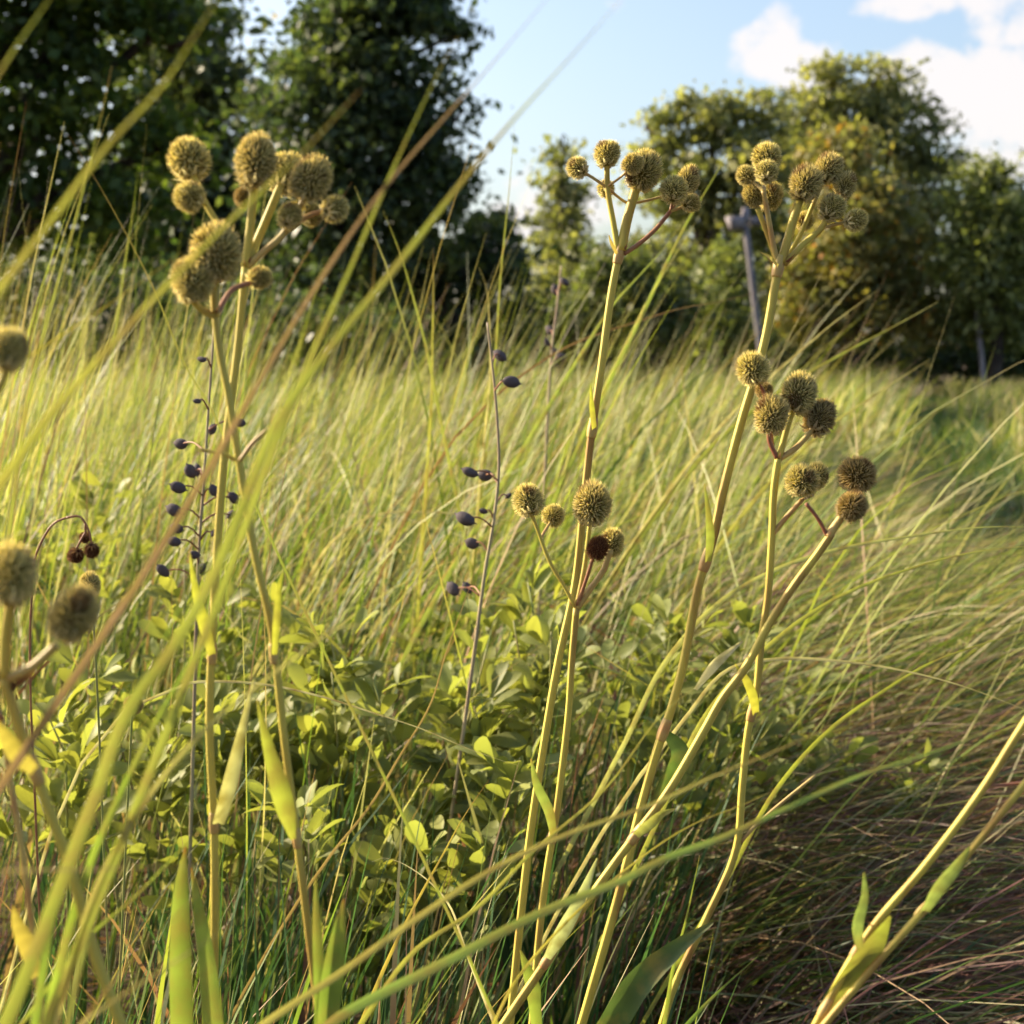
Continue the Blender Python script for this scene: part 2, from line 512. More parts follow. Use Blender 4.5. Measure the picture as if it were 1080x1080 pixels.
class Plant:
    """One rattlesnake master plant, laid out from measured positions at its own distance."""

    def __init__(self, label, Y, base_px=None):
        self.Y = Y
        self.label = label
        self.root = None
        self.k = 0
        self.stems = []

    def start(self, base):
        self.root = empty('rattlesnake_master', base)
        tag(self.root, self.label, 'plant', 'rattlesnake master plants')
        self.o = np.array(base)

    def pts(self, p, dY=0.0, dY1=None):
        dY1 = dY if dY1 is None else dY1
        n = len(p)
        return [P(q[0], q[1], self.Y + dY + (dY1 - dY) * i / max(1, n - 1)) for i, q in enumerate(p)]

    def stem(self, p, wpx, mat='stem', dY=0.0, dY1=None):
        """p from the top node down; the stem is carried on to the ground."""
        q = self.pts(p, dY, dY1)
        q += curve_down(q[-1], q[-2])
        if self.root is None:
            self.start(q[-1])
        self.stems.append([(*v, wpx) for v in p])
        r = wpx * 0.73 * px(self.Y) / 2
        n = len(q)
        mb = MB()
        tube(mb, q, [r * (0.92 + 0.14 * i / n) for i in range(n)], 12, 7, ridges=0.08)
        mb.build('stem', M[mat], self.root, self.o)

    def branch(self, p, wpx, mat='stem', dY=0.0, dY1=None):
        q = self.pts(p, dY, dY1)
        r = wpx * px(self.Y) / 2
        n = len(q)
        mb = MB()
        tube(mb, q, [r * (1.05 - 0.15 * i / n) for i in range(n)], 10, 6)
        mb.build('branch', M[mat], self.root, self.o)

    def head(self, x, y, wd, ht, frm, dY=0.0, kind=None, n_px=1.0):
        if kind is None:
            kind = (0, 1, 2, 0, 2)[self.k % 5]
        self.k += 1
        o = bpy.data.objects.new('flower_head', HEAD_EXTRA[kind] if kind in HEAD_EXTRA and random.random() < 0.5 else HEADS[kind])
        col.objects.link(o)
        o.parent = self.root
        c = P(x, y, self.Y + dY)
        s = px(self.Y + dY) / 2 * 1.10
        o.location = c - self.root.location
        d = c - P(frm[0], frm[1], self.Y + dY + random.uniform(-0.012, 0.006))
        q = d.normalized().to_track_quat('Z', 'Y')
        o.rotation_euler = (q @ Matrix.Rotation(random.uniform(0, 6.28), 3, 'Z').to_quaternion()).to_euler()
        o.scale = (wd * s * random.uniform(0.94, 1.05), wd * s * random.uniform(0.94, 1.05), ht * s)
        if kind == 4:
            o['label'] = 'dark red brown withered flower head'
        return o

    def bracts(self, x, y, size=16, n=4, dY=0.0, up=0.6):
        mb = MB()
        c = P(x, y, self.Y + dY)
        u = px(self.Y) * size
        for k in range(n):
            a = random.uniform(0, 6.28)
            d = Vector((math.cos(a), math.sin(a), up * random.uniform(0.5, 1.5))).normalized()
            ribbon(mb, [c - d * u * 0.1, c + d * u * 0.5, c + d * u * random.uniform(0.8, 1.2) + Vector((0, 0, u * 0.2))], [u * 0.22, u * 0.2, u * 0.02], Vector((-d.y, d.x, 0.6)), (1, 1, 1), (1, 1, 1))
        mb.build('bract', M['bract'], self.root, self.o)

    def node_ring(self, x, y, dY=0.0):
        """The clasping leaf base round the stem nearest to x, y."""
        best = None
        for st in self.stems:
            for (x0, y0, wp), (x1, y1, _) in zip(st[:-1], st[1:]):
                L2 = (x1 - x0) ** 2 + (y1 - y0) ** 2
                t = max(0, min(1, ((x - x0) * (x1 - x0) + (y - y0) * (y1 - y0)) / L2))
                qx, qy = x0 + t * (x1 - x0), y0 + t * (y1 - y0)
                d_ = math.hypot(qx - x, qy - y)
                if best is None or d_ < best[0]:
                    L = math.sqrt(L2)
                    best = (d_, qx, qy, (x1 - x0) / L, (y1 - y0) / L, wp)
        if best is None or best[0] > 26:
            return
        _, qx, qy, ux, uy, wp = best
        r = wp * 0.73 * px(self.Y) / 2
        mb = MB()
        q = [P(qx + ux * e, qy + uy * e, self.Y) for e in (-wp * 1.0, -wp * 0.3, wp * 0.3, wp * 0.9)]
        tube(mb, q, [r * 1.06, r * 1.22, r * 1.30, r * 1.10], 12, 4, ridges=0.06)
        mb.build('leaf_sheath', M['stalk_tan'], self.root, self.o)

    def leaf(self, p, widths, c0=(0.20, 0.25, 0.05), c1=(0.25, 0.16, 0.05), dY=0.0, face=(0.25, -1, 0.15), fold=0.5, twist=0.4, tip_at=0.9):
        mb = MB()
        q = self.pts(p, dY, dY - 0.015)
        ribbon(mb, q, [v * px(self.Y) for v in widths], face, c0, c1, fold, 6, tip_at, twist)
        mb.build('leaf', M['strap_leaf'], self.root, self.o)
        self.node_ring(*p[0])

    def ground_leaf(self, p, widths, c0=(0.10, 0.15, 0.035), c1=(0.22, 0.08, 0.03), dY=0.0, face=(0.3, -1, 0.1), fold=0.5, twist=0.5, tip_at=0.92):
        """A strap leaf that rises from the ground; p from the tip down."""
        q = self.pts(p, dY)
        q += curve_down(q[-1], q[-2])
        q.reverse()
        wd = [v * px(self.Y) for v in widths]
        wd = wd + [wd[-1], wd[-1] * 0.8]
        wd.reverse()
        mb = MB()
        ribbon(mb, q, wd, face, c0, c1, fold, 6, tip_at, twist)
        mb.build('leaf', M['strap_leaf'], self.root, self.o)


GREEN_LF = (0.20, 0.26, 0.05)
YEL_LF = (0.36, 0.36, 0.06)
PALE_LF = (0.42, 0.40, 0.22)

# the two crossing stems on the left
a = Plant('stem with crowded heads crossing behind its neighbour, central stalk highest', 0.80)
a.stem([(259, 281), (250, 375), (245, 415), (238, 470), (232, 540), (226, 640), (221, 760), (226, 880), (226, 1060)], 11.5)
a.branch([(259, 281), (264, 240), (269, 180)], 9.5, 'stem')
a.head(270, 170, 46, 54, (264, 240), -0.01, 1)
a.branch([(259, 281), (273, 250), (292, 205), (299, 188)], 9, 'stem', 0, 0.02)
a.head(301, 183, 42, 44, (290, 215), 0.025, 0)
a.branch([(260, 281), (275, 268), (300, 245), (308, 232)], 7, 'stalk_tan', 0, 0.0)
a.head(306, 227, 26, 30, (296, 250), -0.004, 2)
a.branch([(300, 246), (318, 215), (327, 195)], 6, 'stalk_tan', 0.0, -0.004)
a.head(328, 190, 42, 47, (312, 225), -0.006, 1)
a.branch([(302, 244), (325, 228), (352, 220)], 5.5, 'stalk_tan', 0.0, 0.006)
a.head(353, 220, 30, 32, (335, 226), 0.006, 0)
a.head(328, 226, 25, 25, (310, 236), 0.022, 2)
a.branch([(259, 281), (232, 240), (216, 213), (200, 175)], 7, 'stem', 0, 0.008)
a.head(199, 168, 46, 47, (206, 208), 0.012, 0)
a.branch([(217, 216), (206, 211)], 4, 'stem', 0.006, -0.014)
a.head(200, 208, 32, 32, (214, 216), -0.02, 2)
a.head(256, 208, 18, 22, (258, 232), 0.03, 3)
a.bracts(259, 281, 14, 4)
a.leaf([(230, 868), (241, 830), (255, 772), (268, 716)], [13, 16, 10, 1.5], PALE_LF, (0.45, 0.40, 0.2), -0.005)
a.leaf([(223, 690), (214, 655), (206, 620), (200, 582)], [9, 12, 8, 1], YEL_LF, (0.4, 0.3, 0.1), -0.004)
a.ground_leaf([(196, 893), (192, 930), (190, 1000), (191, 1080)], [2, 14, 22, 24], (0.19, 0.24, 0.05), (0.30, 0.10, 0.03), -0.03)
a.ground_leaf([(202, 915), (212, 970), (219, 1020), (224, 1080)], [2, 13, 18, 22], (0.20, 0.26, 0.06), (0.26, 0.09, 0.03), -0.035)

b = Plant('curved stem passing in front of its neighbour, two big heads at a lower fork', 0.75)
b.stem([(227, 334), (232, 372), (240, 410), (247, 455), (256, 510), (270, 590), (284, 650), (300, 780), (319, 930), (335, 1060)], 11.0)
b.branch([(227, 334), (226, 300), (228, 275)], 9, 'stem')
b.head(228, 268, 54, 58, (227, 310), -0.008, 1)
b.branch([(227, 334), (215, 328), (203, 316), (200, 302)], 7, 'stem', 0, -0.01)
b.head(203, 296, 45, 48, (206, 318), -0.014, 0)
b.branch([(228, 333), (236, 318), (246, 305), (272, 296)], 6, 'stalk_brown', 0, 0.03)
b.head(274, 293, 26, 26, (258, 300), 0.03, 2)
b.bracts(227, 332, 15, 5)
b.bracts(250, 486, 12, 3, up=0.2)
b.branch([(251, 486), (238, 479), (222, 476), (210, 474)], 3.5, 'stem')
b.branch([(253, 486), (266, 468), (282, 453)], 4.5, 'stalk_tan', -0.01)
b.leaf([(309, 885), (300, 850), (284, 790), (271, 737)], [6, 20, 13, 1.2], (0.29, 0.31, 0.06), (0.35, 0.28, 0.06), -0.008, face=(0.2, -1, 0.1), tip_at=0.93)
b.leaf([(289, 690), (292, 650), (294, 625), (299, 600)], [6, 8, 6, 1], YEL_LF, (0.3, 0.28, 0.08), -0.005)
b.ground_leaf([(363, 948), (357, 985), (350, 1030), (343, 1085)], [2, 16, 24, 22], (0.16, 0.22, 0.045), (0.28, 0.09, 0.03), -0.02)
b.ground_leaf([(333, 926), (334, 970), (336, 1020), (337, 1085)], [2, 9, 12, 12], (0.17, 0.22, 0.05), (0.25, 0.2, 0.05), -0.015)

# the pair in the middle
c = Plant('tall pale stem with three open branches of heads against the sky', 1.05)
c.stem([(653, 268), (648, 292), (634, 389), (623, 465), (616, 530), (606, 620), (590, 692), (573, 790), (560, 875), (548, 980), (540, 1060)], 11.0)
c.branch([(652, 266), (647, 235), (641, 200), (640, 172)], 6, 'stem', 0, 0)
c.head(640, 162, 27, 29, (640, 185), 0, 0)
c.branch([(639, 197), (626, 188), (609, 178)], 3.2, 'stalk_tan')
c.head(609, 177, 22, 23, (624, 187), 0, 2)
c.branch([(640, 197), (653, 188), (666, 176)], 2.6, 'stalk_tan', 0, -0.02)
c.branch([(640, 197), (651, 207), (662, 214), (680, 212), (699, 207)], 3, 'stalk_tan', 0, 0.02)
c.head(639, 199, 18, 20, (640, 215), 0.02, 2)
c.branch([(655, 264), (662, 230), (671, 198)], 10, 'stem')
c.head(678, 181, 35, 40, (668, 212), 0, 1)
c.head(667, 173, 21, 21, (655, 187), -0.022, 1)
c.branch([(658, 268), (674, 257), (690, 243), (707, 223)], 4.5, 'stalk_brown')
c.branch([(707, 223), (711, 205)], 3, 'stalk_brown')
c.branch([(707, 223), (722, 200)], 3, 'stalk_brown', 0, 0.015)
c.branch([(707, 223), (718, 219), (729, 214)], 3, 'stalk_tan')
c.head(711, 200, 28, 30, (708, 218), -0.01, 2)
c.head(725, 191, 26, 31, (715, 215), 0.016, 1)
c.head(729, 214, 20, 21, (715, 220), 0, 0)
c.bracts(654, 267, 14, 5)
c.leaf([(650, 268), (645, 258), (642, 248)], [4, 4, 1], (0.3, 0.22, 0.08), (0.2, 0.08, 0.04), -0.004)
c.leaf([(626, 452), (624, 432), (623, 405)], [6, 6, 1], YEL_LF, (0.3, 0.3, 0.1), -0.004)

d = Plant('shorter stem with a dark red head among its pale heads', 1.0)
d.stem([(608, 641), (603, 700), (600, 748), (593, 810), (587, 858), (577, 918), (567, 1003), (562, 1070)], 10.0)
d.branch([(607, 641), (595, 618), (582, 597), (566, 556), (558, 535)], 4.2, 'stem')
d.head(557, 527, 33, 36, (566, 556), 0, 0)
d.branch([(570, 568), (577, 556), (583, 547)], 3, 'stalk_tan', 0, 0.03)
d.head(583, 544, 23, 25, (574, 560), 0.03, 2)
d.branch([(608, 641), (618, 612), (628, 580)], 4, 'stalk_brown', 0, -0.01)
d.head(630, 578, 24, 27, (622, 605), -0.012, 4)
d.branch([(609, 641), (622, 622), (637, 600), (644, 580)], 6.5, 'stalk_tan')
d.head(645, 573, 28, 32, (634, 602), 0.012, 2)
d.branch([(608, 641), (616, 600), (623, 545)], 5, 'stem', 0, 0.005)
d.head(625, 532, 40, 43, (619, 580), -0.01, 1)
d.bracts(608, 640, 12, 4)
d.leaf([(583, 880), (578, 855), (566, 828), (560, 800)], [8, 11, 9, 1.5], (0.22, 0.27, 0.07), (0.3, 0.2, 0.06), -0.01)
d.ground_leaf([(549, 1002), (555, 1020), (561, 1040), (563, 1060)], [2, 10, 16, 14], (0.22, 0.27, 0.06), (0.2, 0.2, 0.05), -0.02)

# the group on the right
e = Plant('tallest right hand stem with ten heads in an open double cluster', 1.02)
e.stem([(821, 280), (805, 367), (781, 448), (762, 522), (752, 568), (740, 606), (718, 712), (708, 748), (695, 785), (679, 841), (655, 935), (618, 1065)], 12.5)
e.branch([(820, 279), (815, 262), (807, 240), (799, 220)], 6, 'stem')
e.branch([(820, 278), (814, 250), (809, 222), (805, 201)], 5.5, 'stalk_tan', 0, -0.01)
e.head(809, 166, 32, 32, (806, 195), 0.02, 0)
e.head(809, 181, 23, 25, (806, 200), -0.02, 2)
e.head(787, 185, 21, 23, (803, 203), 0, 2)
e.head(795, 206, 22, 24, (802, 222), 0, 1)
e.head(813, 207, 23, 31, (808, 230), 0.012, 0)
e.branch([(806, 202), (797, 195), (788, 187)], 3.5, 'stalk_tan', -0.01, 0)
e.branch([(805, 204), (807, 190), (809, 170)], 4, 'stalk_tan', -0.01, 0.02)
e.branch([(824, 277), (833, 245), (843, 212)], 9, 'stem')
e.head(850, 194, 34, 38, (842, 218), 0, 1)
e.branch([(826, 278), (843, 250), (855, 222), (868, 190)], 5, 'stem', 0.01, 0.02)
e.head(874, 178, 29, 33, (861, 214), 0.02, 1)
e.head(849, 233, 19, 22, (838, 258), 0.03, 2)
e.branch([(827, 279), (848, 257), (868, 238), (874, 225)], 6.5, 'stem')
e.head(877, 219, 28, 31, (866, 243), 0, 0)
e.branch([(868, 240), (880, 237), (900, 233)], 3.5, 'stalk_tan')
e.head(903, 232, 24, 26, (884, 237), -0.008, 0)
e.branch([(870, 235), (882, 215), (890, 198)], 3.5, 'stalk_tan', 0, 0.014)
e.head(891, 195, 24, 26, (878, 222), 0.014, 1)
e.bracts(824, 280, 15, 5)
e.leaf([(820, 281), (812, 272), (802, 266)], [4, 4, 1], (0.4, 0.33, 0.15), (0.3, 0.15, 0.06), -0.004)
e.leaf([(746, 592), (748, 565), (747, 545), (743, 510)], [8, 10, 7, 1], (0.22, 0.25, 0.06), (0.3, 0.25, 0.08), -0.006)
e.leaf([(700, 770), (716, 792), (700, 830), (676, 868)], [6, 20, 20, 3], (0.09, 0.14, 0.035), (0.12, 0.15, 0.04), 0.012)

f = Plant('straight stem with four brown tinged heads at its top fork', 0.98)
f.stem([(821, 484), (817, 510), (814, 568), (808, 644), (804, 667), (797, 734), (791, 760), (783, 829), (777, 893), (743, 973), (709, 1046), (697, 1085)], 10.5)
f.branch([(820, 484), (811, 462), (813, 442)], 5, 'stalk_brown')
f.head(814, 438, 34, 39, (811, 462), -0.01, 1)
f.branch([(822, 483), (829, 455), (840, 420)], 6.5, 'stem')
f.head(842, 416, 35, 43, (833, 448), 0, 1)
f.branch([(822, 484), (836, 475), (851, 460), (863, 442)], 6, 'stalk_tan')
f.head(865, 440, 36, 46, (853, 462), 0.006, 3)
f.branch([(815, 470), (806, 415), (795, 395)], 3.5, 'stalk_brown', 0.012, 0.0)
f.head(793, 389, 34, 38, (801, 412), 0, 0)
f.head(806, 412, 19, 20, (812, 440), 0.02, 3)
f.branch([(815, 563), (828, 547), (846, 527)], 5.5, 'stalk_tan')
f.head(846, 507, 37, 37, (843, 530), -0.006, 2)
f.head(861, 502, 27, 32, (852, 528), 0.022, 2)
f.branch([(846, 527), (857, 522)], 3.5, 'stalk_tan', 0, 0.02)
f.bracts(820, 485, 12, 4)
f.leaf([(796, 752), (793, 735), (785, 715), (775, 700)], [9, 11, 8, 1], (0.38, 0.36, 0.06), (0.4, 0.35, 0.08), -0.006)
f.branch([(781, 888), (800, 868), (830, 842), (860, 818)], 3.8, 'stalk_tan')

g = Plant('leaning stem with two dark brown heads at its right end', 0.95)
g.stem([(877, 563), (864, 582), (840, 614), (812, 657), (785, 706), (761, 738), (743, 770), (700, 842), (671, 880), (620, 950), (569, 1025), (530, 1082)], 12.0)
g.branch([(874, 566), (880, 556), (888, 545)], 9, 'stalk_tan')
g.head(899, 534, 34, 36, (884, 552), -0.006, 3)
g.branch([(876, 563), (888, 540), (900, 508)], 5, 'stalk_brown', 0.01, 0.015)
g.head(904, 500, 41, 40, (888, 545), 0.012, 3)
g.branch([(873, 566), (862, 546), (850, 531)], 4, 'stalk_brown')
g.bracts(875, 564, 10, 4)
g.leaf([(576, 1010), (590, 985), (610, 950), (630, 905)], [10, 17, 13, 2], (0.40, 0.42, 0.24), (0.42, 0.40, 0.2), -0.01)
g.leaf([(670, 880), (685, 868), (698, 858), (712, 853)], [9, 12, 8, 1], (0.36, 0.36, 0.12), (0.4, 0.3, 0.1), -0.014)
g.leaf([(733, 727), (752, 702), (783, 676)], [5, 11, 2], (0.62, 0.56, 0.42), (0.6, 0.5, 0.4), 0.02)
g.ground_leaf([(752, 973), (715, 1000), (668, 1044), (645, 1080)], [3, 18, 30, 30], (0.075, 0.115, 0.035), (0.1, 0.11, 0.03), -0.02, face=(0.2, -0.8, 0.6))

# lower right, leaning out of the frame
h = Plant('pair of bare joined stems leaning out of the lower right corner', 0.75)
h.stem([(1180, 620), (1130, 690), (1079, 765), (1036, 833), (972, 918), (921, 978), (904, 1003), (862, 1078)], 12.0)
h.stem([(1190, 690), (1140, 750), (1079, 829), (1024, 897), (977, 956), (913, 1029), (872, 1078)], 11.0, 'stem', -0.005)
h.branch([(1040, 829), (1058, 828), (1080, 826)], 4, 'stalk_brown')
for (hx, hy, sz, kk) in ((1196, 598, 44, 0), (1162, 600, 40, 1), (1215, 630, 36, 2), (1206, 668, 44, 1), (1228, 700, 38, 0)):
    h.branch([(1180, 622) if hy < 660 else (1188, 692), (hx - 6, hy + 14)], 6, 'stem')
    h.head(hx, hy, sz, sz * 1.1, (1170, 640), 0, kk)
h.leaf([(905, 1000), (903, 975), (911, 945), (911, 920)], [10, 14, 9, 2], (0.22, 0.28, 0.09), (0.22, 0.2, 0.06), -0.012)
h.leaf([(872, 1064), (898, 1030), (922, 995), (939, 966)], [22, 30, 24, 3], (0.30, 0.32, 0.06), (0.3, 0.28, 0.06), 0.004, fold=0.2, twist=0.1)
h.leaf([(974, 960), (988, 936), (1006, 915), (1023, 893)], [12, 17, 14, 2], (0.24, 0.29, 0.10), (0.24, 0.26, 0.08), -0.01)
h.bracts(1040, 830, 12, 3)
h.bracts(921, 978, 10, 2)

# left edge, close to the lens
i_ = Plant('blurred close stem with two fat heads at the left edge', 0.58)
i_.stem([(4, 715), (18, 760), (32, 800), (54, 860), (76, 920), (98, 1000), (120, 1060)], 18.0)
i_.branch([(6, 716), (30, 706), (60, 680)], 10, 'stalk_tan')
i_.head(77, 648, 54, 60, (56, 686), -0.01, 1)
i_.branch([(5, 715), (6, 670), (12, 630)], 12, 'stem')
i_.head(12, 607, 52, 70, (8, 650), 0, 0)
i_.bracts(14, 725, 40, 8)
i_.leaf([(36, 812), (22, 800), (8, 778), (-4, 758)], [10, 18, 16, 3], (0.33, 0.27, 0.07), (0.30, 0.19, 0.06), -0.01)

j_ = Plant('single round blurred head level with the tree line at the left edge', 0.55)
j_.stem([(-8, 420), (-14, 520), (-20, 700), (-16, 900), (-10, 1060)], 15.0)
j_.branch([(-8, 422), (4, 398), (9, 380)], 9, 'stem')
j_.head(9, 368, 46, 50, (3, 395), 0, 0)

k_ = Plant('second dark leaning stem with brown sheaths behind the left edge heads', 0.66)
k_.stem([(2, 760), (12, 830), (24, 900), (34, 980), (44, 1070)], 10.0, 'stalk_tan')
k_.leaf([(38, 1030), (30, 1000), (20, 975), (14, 955)], [10, 18, 14, 2], (0.33, 0.26, 0.07), (0.30, 0.19, 0.06), -0.01)
k_.branch([(2, 760), (-20, 720), (-40, 690)], 7, 'stalk_brown')
k_.head(-48, 672, 44, 48, (-36, 695), 0, 1)

l_ = Plant('small low stem with one little dark head deep in the leaves', 1.05)
l_.stem([(139, 755), (137, 800), (134, 860), (130, 950)], 3.5, 'green_stem')
l_.head(141, 743, 21, 21, (138, 772), 0, 3)

m_ = Plant('small olive head on a thin stem above the left leaves', 1.15)
m_.stem([(97, 630), (100, 680), (104, 760), (108, 860)], 3.5, 'green_stem')
m_.head(95, 617, 24, 26, (97, 645), 0, 1)

n_ = Plant('thin red brown stem bent over with three dark withered heads', 0.95)
n_.stem([(70, 546), (60, 550), (42, 575), (33, 640), (32, 720), (36, 820), (40, 920)], 3.5, 'stalk_brown')
n_.branch([(70, 546), (84, 545), (92, 556), (97, 575)], 2.6, 'stalk_brown')
n_.branch([(90, 552), (90, 566)], 2.4, 'stalk_brown')
n_.branch([(91, 560), (84, 572), (80, 580)], 2.4, 'stalk_brown')
n_.head(80, 586, 18, 16, (88, 570), 0, 4)
n_.head(97, 581, 17, 17, (95, 560), 0, 4)
n_.head(89, 567, 12, 13, (91, 556), 0.004, 4)


# ------------------------------------------------------------------ wild indigo: pod stalks and leafy bushes
def pod_mesh():
    mb = MB()
    nu, nv = 12, 9
    t = np.linspace(0, 1, nv)
    prof = np.array((0.10, 0.55, 0.88, 1.0, 0.98, 0.84, 0.56, 0.2, 0.03))
    zz = np.array((-1.05, -0.85, -0.5, -0.1, 0.3, 0.65, 0.9, 1.06, 1.35))
    ph = np.linspace(0, 2 * np.pi, nu, endpoint=False)
    seam = 1 + 0.10 * np.exp(-((np.cos(ph / 2)) ** 2) * 12)
    V = np.stack([prof[:, None] * np.cos(ph)[None] * seam[None], prof[:, None] * np.sin(ph)[None] * 0.9, zz[:, None] * np.ones(nu)[None]], -1).reshape(-1, 3)
    i = np.arange(nv - 1)[:, None] * nu
    j = np.arange(nu)[None]
    F = np.stack([i + j, i + (j + 1) % nu, i + nu + (j + 1) % nu, i + nu + j], -1).reshape(-1, 4)
    mb.add(V, F)
    tube(mb, [(0, 0, -1.35), (0.03, 0, -1.15), (0, 0, -1.0)], [0.10, 0.11, 0.14], 6, 3)
    o = mb.build('seed_pod', M['pod'])
    me = o.data
    bpy.data.objects.remove(o)
    return me


POD = pod_mesh()


def pod_stalk(label, Y, stem_px, pods, wpx=4.0):
    q = [P(x, y, Y) for x, y in stem_px]
    q += curve_down(q[-1], q[-2])
    root = empty('wild_indigo_stalk', q[-1])
    tag(root, label, 'plant', 'wild indigo stalks with dark pods')
    o = np.array(q[-1])
    mb = MB()
    r = wpx * px(Y) / 2
    tube(mb, q, [r * (0.6 + 0.6 * i / len(q)) for i in range(len(q))], 8, 6)
    mb.build('stem', M['indigo_stem'], root, o)
    sp = np.array(stem_px, float)
    for (x, y, s, ang) in pods:
        dY = random.uniform(-0.05, 0.05)
        c = P(x, y, Y + dY)
        # nearest stem height a little below the pod
        k = int(np.argmin(np.abs(sp[:, 1] - (y + 8))))
        a_ = P(sp[k, 0], min(sp[k, 1], y + 10) if abs(sp[k, 1] - y) < 60 else y + 8, Y)
        t = np.interp(y + 9, sp[:, 1], sp[:, 0])
        a_ = P(t, y + 9, Y)
        mbt = MB()
        tube(mbt, [a_, (a_ + c) / 2 + Vector((0, 0, 0.006)), c], [0.0011, 0.0009, 0.0009], 6, 3)
        mbt.build('pod_stalk', M['stalk_brown'], root, o)
        p = bpy.data.objects.new('seed_pod', POD)
        col.objects.link(p)
        p.parent = root
        p.location = c - root.location
        sc = 0.86 * s * px(Y) / 2
        sc *= random.uniform(0.85, 1.15)
        p.scale = (sc * random.uniform(0.55, 0.82), sc * random.uniform(0.5, 0.75), sc)
        p.rotation_euler = (random.uniform(-0.4, 0.4), (R(90) - ang) * (1 if x > t else -1), random.uniform(-0.4, 0.4))


pod_stalk('pod stalk with many dark pods behind the crossing yellow stems', 1.55,
          [(226, 345), (222, 400), (218, 460), (214, 520), (211, 560), (208, 620), (206, 700)],
          [(213, 379, 12, 0.2), (208, 423, 11, 0.1), (224, 453, 13, 1.2), (253, 446, 16, -0.2), (191, 468, 17, 0.1), (201, 497, 16, 1.1), (208, 496, 15, 1.4), (188, 514, 17, 0.4),
           (225, 517, 17, -1.2), (246, 525, 19, -1.0), (244, 543, 14, 0.6), (184, 538, 19, 0.4), (187, 557, 17, 0.3), (184, 571, 17, 0.2), (172, 602, 19, 0.9), (212, 600, 14, 1.0), (226, 562, 12, 0.9), (205, 585, 12, 0.2)])
pod_stalk('pale bent pod stalk with two lone pods high on its right side', 1.6,
          [(514, 340), (520, 393), (524, 438), (526, 497), (522, 540), (512, 600), (500, 690)],
          [(527, 375, 18, -0.6), (539, 403, 20, -0.2), (496, 498, 18, 0.4), (512, 501, 17, 0.0), (536, 523, 9, 0.6), (491, 547, 22, 0.4), (510, 539, 12, 0.3), (498, 573, 15, 0.3), (478, 621, 20, 0.7), (493, 620, 18, 1.0)])
pod_stalk('distant blurred pod stalk among blades below the young conifer', 2.6,
          [(592, 280), (588, 320), (582, 370), (578, 430), (574, 520)],
          [(586, 306, 15, 1.3), (595, 297, 14, -0.7), (580, 348, 12, 0.6), (577, 361, 12, 1.0), (585, 371, 12, -0.6), (592, 376, 10, 0.2)], 3.5)

# one folded oval leaflet, built along +X, facing +Z
_s = np.array((0.0, 0.22, 0.48, 0.72, 0.9, 1.0))
_w = np.array((0.03, 0.11, 0.185, 0.195, 0.125, 0.014))
_z = np.array((0.0, 0.03, 0.05, 0.045, 0.02, -0.01))
LEAF_V = np.stack([np.stack([_s, -_w, _z + _w * 0.28], -1), np.stack([_s, _w * 0, _z], -1), np.stack([_s, _w, _z + _w * 0.28], -1)], 1).reshape(-1, 3)
_i = np.arange(5) * 3
LEAF_F = np.concatenate([np.stack([_i, _i + 3, _i + 4, _i + 1], -1), np.stack([_i + 1, _i + 4, _i + 5, _i + 2], -1)])


def place_leaves(pos, dirs, up, size):
    """pos (n,3), dirs (n,3) leaf axis, up (n,3) rough facing, size (n) -> verts, faces."""
    x = dirs / (np.linalg.norm(dirs, axis=1, keepdims=True) + 1e-9)
    y = np.cross(up, x)
    y /= np.linalg.norm(y, axis=1, keepdims=True) + 1e-9
    z = np.cross(x, y)
    n, k = len(pos), len(LEAF_V)
    V = pos[:, None] + size[:, None, None] * (LEAF_V[None, :, 0:1] * x[:, None] + LEAF_V[None, :, 1:2] * y[:, None] + LEAF_V[None, :, 2:3] * z[:, None])
    F = (LEAF_F[None] + (np.arange(n) * k)[:, None, None]).reshape(-1, 4)
    return V.reshape(-1, 3), F, k


